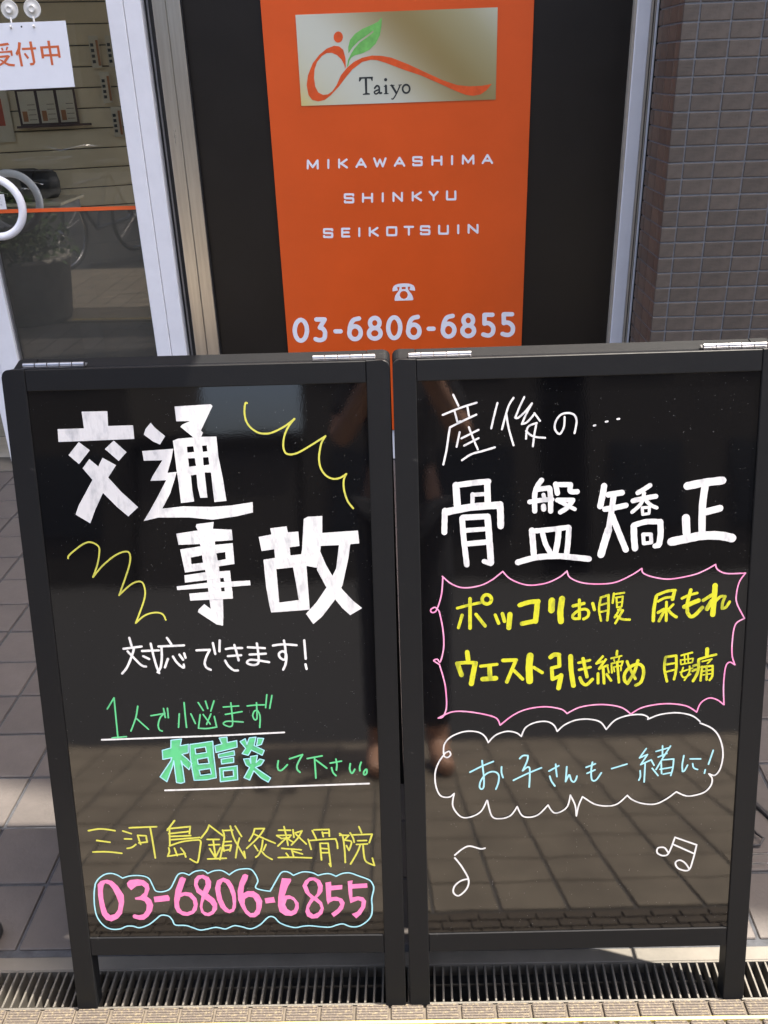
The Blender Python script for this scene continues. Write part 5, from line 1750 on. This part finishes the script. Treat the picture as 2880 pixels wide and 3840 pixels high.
# glass door
door = empty('glass_door', (-1.38, 3.62, 0), 0, label='white framed glass door with ring handle and orange stripe beside the steel column', cat='door')
def D(name, x0, x1, y0, y1, z0, z1, material, bevel=.002, parent=door):
    return box(name, x0 + 1.38, x1 + 1.38, y0 - 3.62, y1 - 3.62, z0, z1, material, parent, bevel)
D('frame_stile', -1.0925, -1.0325, 3.597, 3.66, .0, 3.1, 'white_alu')
D('frame_stile', -1.0310, -.9690, 3.600, 3.66, .0, 3.1, 'white_alu')
D('door_stile', -1.768, -1.688, 3.605, 3.66, .02, 3.1, 'white_alu')
D('door_stile', -1.82, -1.770, 3.612, 3.66, .02, 3.1, 'white_alu')
D('gasket', -1.6878, -1.682, 3.622, 3.65, .13, 3.0, 'grey_rail', 0)
D('bottom_rail', -1.6815, -1.0930, 3.612, 3.66, .015, .13, 'white_alu')
D('threshold', -2.2, -.93, 3.545, 3.70, -.001, .008, 'drain_edge', .001)
D('glass_pane', -1.6818, -1.0928, 3.640, 3.646, 1.076, 3.0, 'door_glass', 0)
D('frosted_film_pane', -1.6818, -1.0928, 3.640, 3.646, .13, 1.0755, 'film', 0)
D('orange_stripe', -1.6815, -1.0930, 3.6380, 3.6396, 1.0685, 1.0825, 'stripe', 0)
D('sticker', -1.720, -1.6165, 3.6365, 3.6378, 1.0835, 1.140, 'sign_acrylic', 0)
D('glass_pane', -2.6, -1.822, 3.640, 3.646, .13, 3.0, 'door_glass', 0)
ring = empty('ring_handle'); ring.parent = door
rc, rr = Vector((-1.627 + 1.38, 3.556 - 3.62, 1.100)), .108
tube('ring', [rc + Vector((math.cos(a) * rr, 0, math.sin(a) * rr)) for a in [2 * math.pi * k / 64 for k in range(64)]], .0150, 'handle_white', ring, 16, True)
for a in (math.pi, math.pi * .5 + 2.6):
    p0 = rc + Vector((math.cos(a) * rr, 0, math.sin(a) * rr))
    tube('mount', [p0, p0 + Vector((0, .083, 0))], .009, 'handle_white', ring, 12)
ring2 = empty('inner_ring_handle'); ring2.parent = door
rc2 = rc + Vector((0, .173, 0))
tube('ring', [rc2 + Vector((math.cos(a) * rr, 0, math.sin(a) * rr)) for a in [2 * math.pi * k / 64 for k in range(64)]], .0150, 'handle_white', ring2, 16, True)
tube('mount', [rc2 + Vector((-rr, 0, 0)), rc2 + Vector((-rr, -.083, 0))], .009, 'handle_white', ring2, 12)
marks(MARKS_DOOR[1:], lambda u, v, h: Vector((u * (3.6365 / 3.595) + 1.38, 3.6362 - 3.62 - h, (v - 1.5181) * (3.6365 / 3.595) + 1.5181)), door, lambda g, n, c: 'dark blue sticker print')

# hanging reception notice and its suction hooks
nt = empty('reception_notice', (-1.45, 3.598, 1.5), 0, label='white acrylic notice with orange characters hanging on the glass door', cat='notice')
bm = bmesh.new()
quad = [(-1.66, 1.503), (-1.2525, 1.508), (-1.247, 1.721), (-1.66, 1.7205)]
A = [bm.verts.new((x + 1.45, 0, z - 1.5)) for x, z in quad]; B = [bm.verts.new((x + 1.45, .003, z - 1.5)) for x, z in quad]
bm.faces.new(A); bm.faces.new(B[::-1])
for i in range(4): bm.faces.new((A[i], A[(i + 1) % 4], B[(i + 1) % 4], B[i]))
from_bm('board', bm, 'sign_acrylic', nt)
marks(MARKS_DOOR[:1], lambda u, v, h: Vector((u + 1.45, -.0002 - h, v - 1.5)), nt, lambda g, n, c: 'orange characters')
tube('punched_hole', [(-1.409 + 1.45, -.0004, 1.707 - 1.5), (-1.409 + 1.45, .001, 1.707 - 1.5)], .0032, 'ink', nt, 12)
for i, (cx, hx) in enumerate(((-1.457, -1.449), (-1.374, -1.366))):
    h = empty('suction_hook', (cx, 3.64, 1.764), 0, label=('clear plastic suction cup hook above the first character, beside the punched hole', 'clear plastic suction cup hook above the last two characters of the white notice')[i], cat='hook', group='suction hooks on the door')
    lathe('cup', [(.031, .0), (.0315, .0018), (.029, .0030), (.0285, .0024), (.018, .0052), (.0135, .0066), (.0125, .0105), (.009, .0115), (.0085, .0105), (0, .0105)], 'plastic_clear', h, 28, 'y')
    tube('hook', [(.004, -.016, -.025), (.006, -.020, -.040), (.008, -.028, -.052), (.010, -.044, -.060), (.012, -.050, -.054)], .0036, 'plastic_clear', h, 8)

# room behind the glass
room = tag(box('interior_floor', -4.2, .8, 3.71, 6.5, -.002, .0005, 'interior'), kind='structure')
tag(box('interior_ceiling', -4.2, .8, 3.71, 6.6, 2.6, 2.7, 'interior'), kind='structure')
tag(box('interior_wall_side', -4.3, -4.2, 3.66, 6.6, 0, 2.7, 'interior'), kind='structure')
iw = empty('interior_wall', (-2.9, 4.85, 0), .33, kind='structure')
zi = 0.0
while zi < 2.6:
    box('plank', -1.2, 3.3, random.uniform(0, .002), .03, zi, zi + .0945, 'plank', iw, .003)
    zi += .1
box('wall_core', -1.2, 3.3, .012, .06, 0, 2.6, 'interior_dark', iw)
def on_wall(u, d=0): return Vector((-2.9 + math.cos(.33) * u + math.sin(.33) * d, 4.85 + math.sin(.33) * u - math.cos(.33) * d, 0))
ch = empty('framed_chart', on_wall(.84, .03), .33, label='dark wood frame with three pale charts on the indoor plank wall', cat='picture frame')
box('frame_board', 0, .30, 0, .012, 1.326, 1.498, 'wood_dark', ch)
for k in range(3):
    pg = box('chart', .012 + k * .097, .094 + k * .097, -.003, -.0005, 1.335, 1.490, 'paper', ch)
    box('printed_figure', .020 + k * .097, .044 + k * .097, -.005, -.0035, 1.345, 1.395, 'brown_print', ch)
    for q in range(4): box('printed_line', .050 + k * .097, .088 + k * .097, -.005, -.0035, 1.352 + q * .024, 1.3545 + q * .024, 'wood_dark', ch)
box('ledge', -.02, .36, -.02, .012, 1.315, 1.3255, 'wood_dark', ch)
po = empty('wall_poster', on_wall(.68, .02), .33, label='narrow poster with a red figure on the indoor plank wall', cat='poster')
box('sheet', 0, .12, 0, .002, 1.25, 1.72, 'paper', po)
box('red_figure', .035, .085, -.0025, -.0004, 1.33, 1.46, 'red_print', po)
for k in range(3):
    for j in range(5):
        u = 1.25 + j * .085 + k * .03; zt = 1.74 - k * .17
        s = empty('hanging_strip', on_wall(u, .02), .33, label='narrow brown and cream paper slip pinned to the indoor plank wall', cat='paper slip', group='paper slips on the plank wall')
        box('slip', 0, .05, 0, .002, zt - .15, zt, 'paper', s)
        box('print', .034, .046, -.002, -.0004, zt - .14, zt - .02, 'brown_print', s)
        for q in range(4): box('print_mark', .006, .022, -.002, -.0004, zt - .05 - q * .026, zt - .035 - q * .026, 'ink', s)

dk = empty('reception_desk', (-1.98, 4.55, 0), 0, label='grey reception desk behind the glass door', cat='desk')
box('desk_body', -.35, .22, 0, .3, 0, .985, 'desk_grey', dk, .004)
box('desk_top', -.37, .24, -.02, .32, .9852, 1.0, 'paper', dk, .003)
bg_ = empty('desk_dark_shape', (-1.93, 4.62, 1.0), 0, label='bulky black shape on the grey reception desk, rods added for reflected glints', cat='bag')  # stand-in for a dark form; rods imitate glints reflected off the bicycle
bm = bmesh.new(); add_box(bm, -.16, .07, -.06, .08, .001, .15, .035, 3); from_bm('dark_shape_body', bm, 'rubber', bg_)
lathe('dark_shape_roll', [(0, .07), (.05, .075), (.068, .10), (.07, .15), (.06, .19), (.03, .205), (0, .207)], 'rubber', bg_, 20, 'z', (.095, 0, -.06))
for k in range(7):
    a = -.17 + k * .03; zz_ = .05 + .02 * (k * 37 % 5)
    tube('glint_rod', [(a, -.085 - .004 * k, zz_ + .03), (a + .11, -.09, zz_ - .005 + .008 * (k % 3))], .0028, 'chrome', bg_, 6)

# ------------------------------------------------------------------ street side, seen only in reflections
pl = empty('planter', (-2.8, .92, 0), 0, label='large round grey planter with a leafy bush in front of the shop', cat='planter')
lathe('pot', [(.27, 0), (.285, .03), (.33, .40), (.35, .41), (.35, .445), (.315, .445), (.305, .39), (0, .385)], 'concrete_pot', pl, 40)
bm = bmesh.new()
for i in range(1500):
    th, ph, r = random.uniform(0, 6.28), random.uniform(0, 1.5), random.uniform(.15, .42) ** 1
    c = Vector((r * math.cos(th) * math.cos(ph), r * math.sin(th) * math.cos(ph), .42 + r * 1.1 * math.sin(ph)))
    M = Matrix.Translation(c) @ Matrix.Rotation(random.uniform(0, 6.28), 4, Vector((random.gauss(0, 1), random.gauss(0, 1), random.gauss(0, 1))).normalized())
    vs = [bm.verts.new(M @ Vector(v)) for v in ((0, 0, 0), (.018, .014, .004), (.05, 0, 0), (.018, -.014, .004))]
    bm.faces.new(vs)
tag(from_bm('foliage', bm, 'leaf', pl), kind='stuff')
for i in range(7):
    a = i * .9
    tube('stem', [(.05 * math.cos(a), .05 * math.sin(a), .38), (.22 * math.cos(a), .22 * math.sin(a), .72)], [.008, .003], 'soil', pl, 6)

bk = empty('bicycle', (-3.0, -1.4, -.008), -1.23, label='dark bicycle with chrome handlebar and basket parked on the pavement', cat='bicycle')
for x in (-.52, .52):
    wh = empty('wheel', (x, 0, .33)); wh.parent = bk
    for nm, R_, r_, mm in (('tyre', .315, .017, 'rubber'), ('rim', .293, .009, 'chrome')):
        tube(nm, [(math.cos(a) * R_, 0, math.sin(a) * R_) for a in [2 * math.pi * k / 48 for k in range(48)]], r_, mm, wh, 8, True)
    bm = bmesh.new()
    for k in range(20):
        a = 2 * math.pi * k / 20
        add_tube(bm, [(0, .02 * (-1) ** k, 0), (math.cos(a) * .29, 0, math.sin(a) * .29)], .0012, 4)
    add_tube(bm, [(0, -.05, 0), (0, .05, 0)], .018, 10)
    from_bm('spokes', bm, 'chrome', wh)
bm = bmesh.new()
for a, b in (((-.40, .78), (-.05, .30)), ((-.05, .30), (.25, .80)), ((-.38, .70), (.22, .74)), ((.52, .33), (-.05, .30)), ((.52, .33), (.25, .74)), ((-.52, .33), (-.36, .92))):
    add_tube(bm, [(a[0], 0, a[1]), (b[0], 0, b[1])], .016, 8)
from_bm('frame', bm, 'bike_paint', bk)
tube('handlebar', [(-.18, -.28, 1.02), (-.30, -.22, 1.04), (-.36, 0, 1.0), (-.30, .22, 1.04), (-.18, .28, 1.02)], .011, 'chrome', bk)
bm = bmesh.new(); add_box(bm, .10, .36, -.07, .07, .82, .88, .025, 2); from_bm('saddle', bm, 'rubber', bk)
bs = bmesh.new()
for zz_ in (.72, .80, .88, .96): add_tube(bs, [(-.78, -.18, zz_), (-.44, -.18, zz_), (-.44, .18, zz_), (-.78, .18, zz_), (-.78, -.18, zz_)], .004, 6)
for xx in (-.78, -.70, -.61, -.52, -.44):
    for yy_ in (-.18, .18): add_tube(bs, [(xx, yy_, .72), (xx, yy_, .96)], .003, 6)
from_bm('basket', bs, 'chrome', bk)
bm = bmesh.new(); add_box(bm, -.77, -.46, -.165, .165, .725, .93, .03, 2); tag(from_bm('bag', bm, 'cloth_dark'), 'black bag sitting in the bicycle basket', 'bag'); bpy.data.objects['bag'].location = (-3.0, -1.4, -.008); bpy.data.objects['bag'].rotation_euler = (0, 0, -1.23)

# buildings across the road
for i, (x0, x1, h, m_, lb) in enumerate(((-26, -4.4, 6.5, 'facade', 'brown low building across the road with dark windows, beyond the bicycle'),
                                         (-4.3, -1.6, 2.2, 'facade_light', 'low pale garage across the road between two taller buildings'),
                                         (-1.5, 2.9, 5.6, 'facade', 'narrow brown building across the road beside the low pale garage'),
                                         (3.7, 24, 6.5, 'facade', 'long brown two storey building across the road past a narrow gap'))):
    b = empty('opposite_building', ((x0 + x1) / 2, -12.5, -.5), 0, label=lb, cat='building', group='buildings across the road')
    w = (x1 - x0) / 2
    box('wall', -w, w, -6, 0, 0, h + .5, m_, b)
    box('roof_edge', -w - .1, w + .1, -6.1, .12, h + .5, h + .7, 'cladding', b)
    nwin = int(w)
    for k in range(nwin):
        for fl in range(int(h // 2.7)):
            xx = -w + (k + .5) * 2 * w / nwin
            box('window', xx - .6, xx + .6, .001, .05, 1.2 + fl * 2.8, 2.6 + fl * 2.8, 'window_dark', b)
# ------------------------------------------------------------------ the photographer, seen mirrored in the boards
def skin(name, chain, material, parent, sub=2):
    """chain: list of (point, radius, index of the point it grows from)"""
    me = bpy.data.meshes.new(name)
    me.from_pydata([c[0] for c in chain], [(c[2], i) for i, c in enumerate(chain) if c[2] is not None], [])
    o = link(name, me, None, parent)
    me.materials.append(MATS[material])
    md = o.modifiers.new('skin', 'SKIN')
    for i, c in enumerate(chain):
        me.skin_vertices[0].data[i].radius = (c[1], c[1])
        me.skin_vertices[0].data[i].use_root = (i == 0)
    sb = o.modifiers.new('sub', 'SUBSURF'); sb.levels = sub; sb.render_levels = sub
    for p_ in me.polygons: p_.use_smooth = True
    return o
PX0, PY0 = 0.02, -0.50
ps = empty('person', (PX0, PY0, 0), 0, label='person in dark clothes holding a phone up in both hands to photograph the signs', cat='person')
B_ = [((0, 0, .95), .135, None), ((0, -.01, 1.10), .135, 0), ((0, 0, 1.27), .150, 1), ((0, 0, 1.39), .095, 2), ((0, .01, 1.47), .052, 3),
      ((.17, -.01, 1.385), .062, 3), ((.24, .03, 1.16), .048, 5), ((.10, .30, 1.36), .036, 6), ((.055, .40, 1.425), .026, 7),
      ((-.17, -.01, 1.385), .062, 3), ((-.24, .03, 1.16), .048, 9), ((-.10, .30, 1.36), .036, 10), ((-.055, .40, 1.425), .026, 11),
      ((.10, 0, .86), .095, 0), ((.11, .02, .48), .062, 13), ((.12, -.02, .10), .044, 14), ((.125, .02, .045), .045, 15), ((.14, .17, .03), .032, 16),
      ((-.10, 0, .86), .095, 0), ((-.11, .02, .48), .062, 18), ((-.12, -.02, .10), .044, 19), ((-.125, .02, .045), .045, 20), ((-.14, .17, .03), .032, 21)]
body = skin('body', B_, 'skin', ps)
def sub_chain(keep, k):
    idx = {o: n for n, o in enumerate(keep)}
    return [(B_[o][0], B_[o][1] * k, idx.get(B_[o][2])) for o in keep]
skin('shirt', [((0, 0, .90), .155, None)] + [(q, r, (p_ + 1 if p_ is not None else 0)) for q, r, p_ in
     [(B_[0][0], .150, None), (B_[1][0], .150, 0), (B_[2][0], .165, 1), (B_[3][0], .108, 2), ((.17, -.01, 1.385), .072, 3), ((.225, .02, 1.22), .060, 4), ((-.17, -.01, 1.385), .072, 3), ((-.225, .02, 1.22), .060, 6)]], 'cloth_dark', ps)
skin('trousers', [((0, 0, .95), .148, None)] + [((s * x, y, z), r, pr) for s, o in ((1, 0), (-1, 3)) for (x, y, z), r, pr in
     [((.10, 0, .86), .106, 0), ((.11, .02, .48), .075, 1 + o), ((.12, -.02, .12), .060, 2 + o)]], 'cloth_trouser', ps)
lathe('head', [(0, 1.475), (.045, 1.48), (.062, 1.51), (.075, 1.56), (.079, 1.61), (.074, 1.665), (.055, 1.705), (.025, 1.722), (0, 1.725)], 'skin', ps, 24, 'z', (0, .025, 0))
lathe('hair', [(.055, 1.555), (.083, 1.575), (.090, 1.62), (.086, 1.68), (.065, 1.722), (.03, 1.74), (0, 1.742)], 'hair', ps, 24, 'z', (0, .002, 0))
box('nose', -.012, .012, .095, .118, 1.575, 1.612, 'skin', ps, .006, 2)
for s in (-1, 1):
    hc = Vector((s * .052, .415, 1.435))
    ch_ = [(tuple(hc), .022, None), (tuple(hc + Vector((-s * .004, .028, .028))), .020, 0)]
    for k in range(4):
        base = hc + Vector((s * .004, .030, .040 - k * .018))
        n0 = len(ch_)
        ch_ += [(tuple(base), .009, 1), (tuple(base + Vector((-s * .004, .030, .006))), .0085, n0), (tuple(base + Vector((-s * .030, .036 - k * .002, .004))), .0078, n0 + 1)]
    n0 = len(ch_)
    ch_ += [(tuple(hc + Vector((-s * .012, .006, .018))), .010, 0), (tuple(hc + Vector((-s * .022, .022, .044))), .009, n0)]
    skin('hand', ch_, 'skin', ps, 1)
phone = box('phone', -.037, .037, -.0045, .0045, -.078, .078, 'rubber', None, .003, 2)
phone.location = (PX0 - .004, -0.022, 1.462)
phone.rotation_euler = (-0.10, 0, 0)
tag(phone, 'black smartphone held up by the person in dark clothes', 'phone')
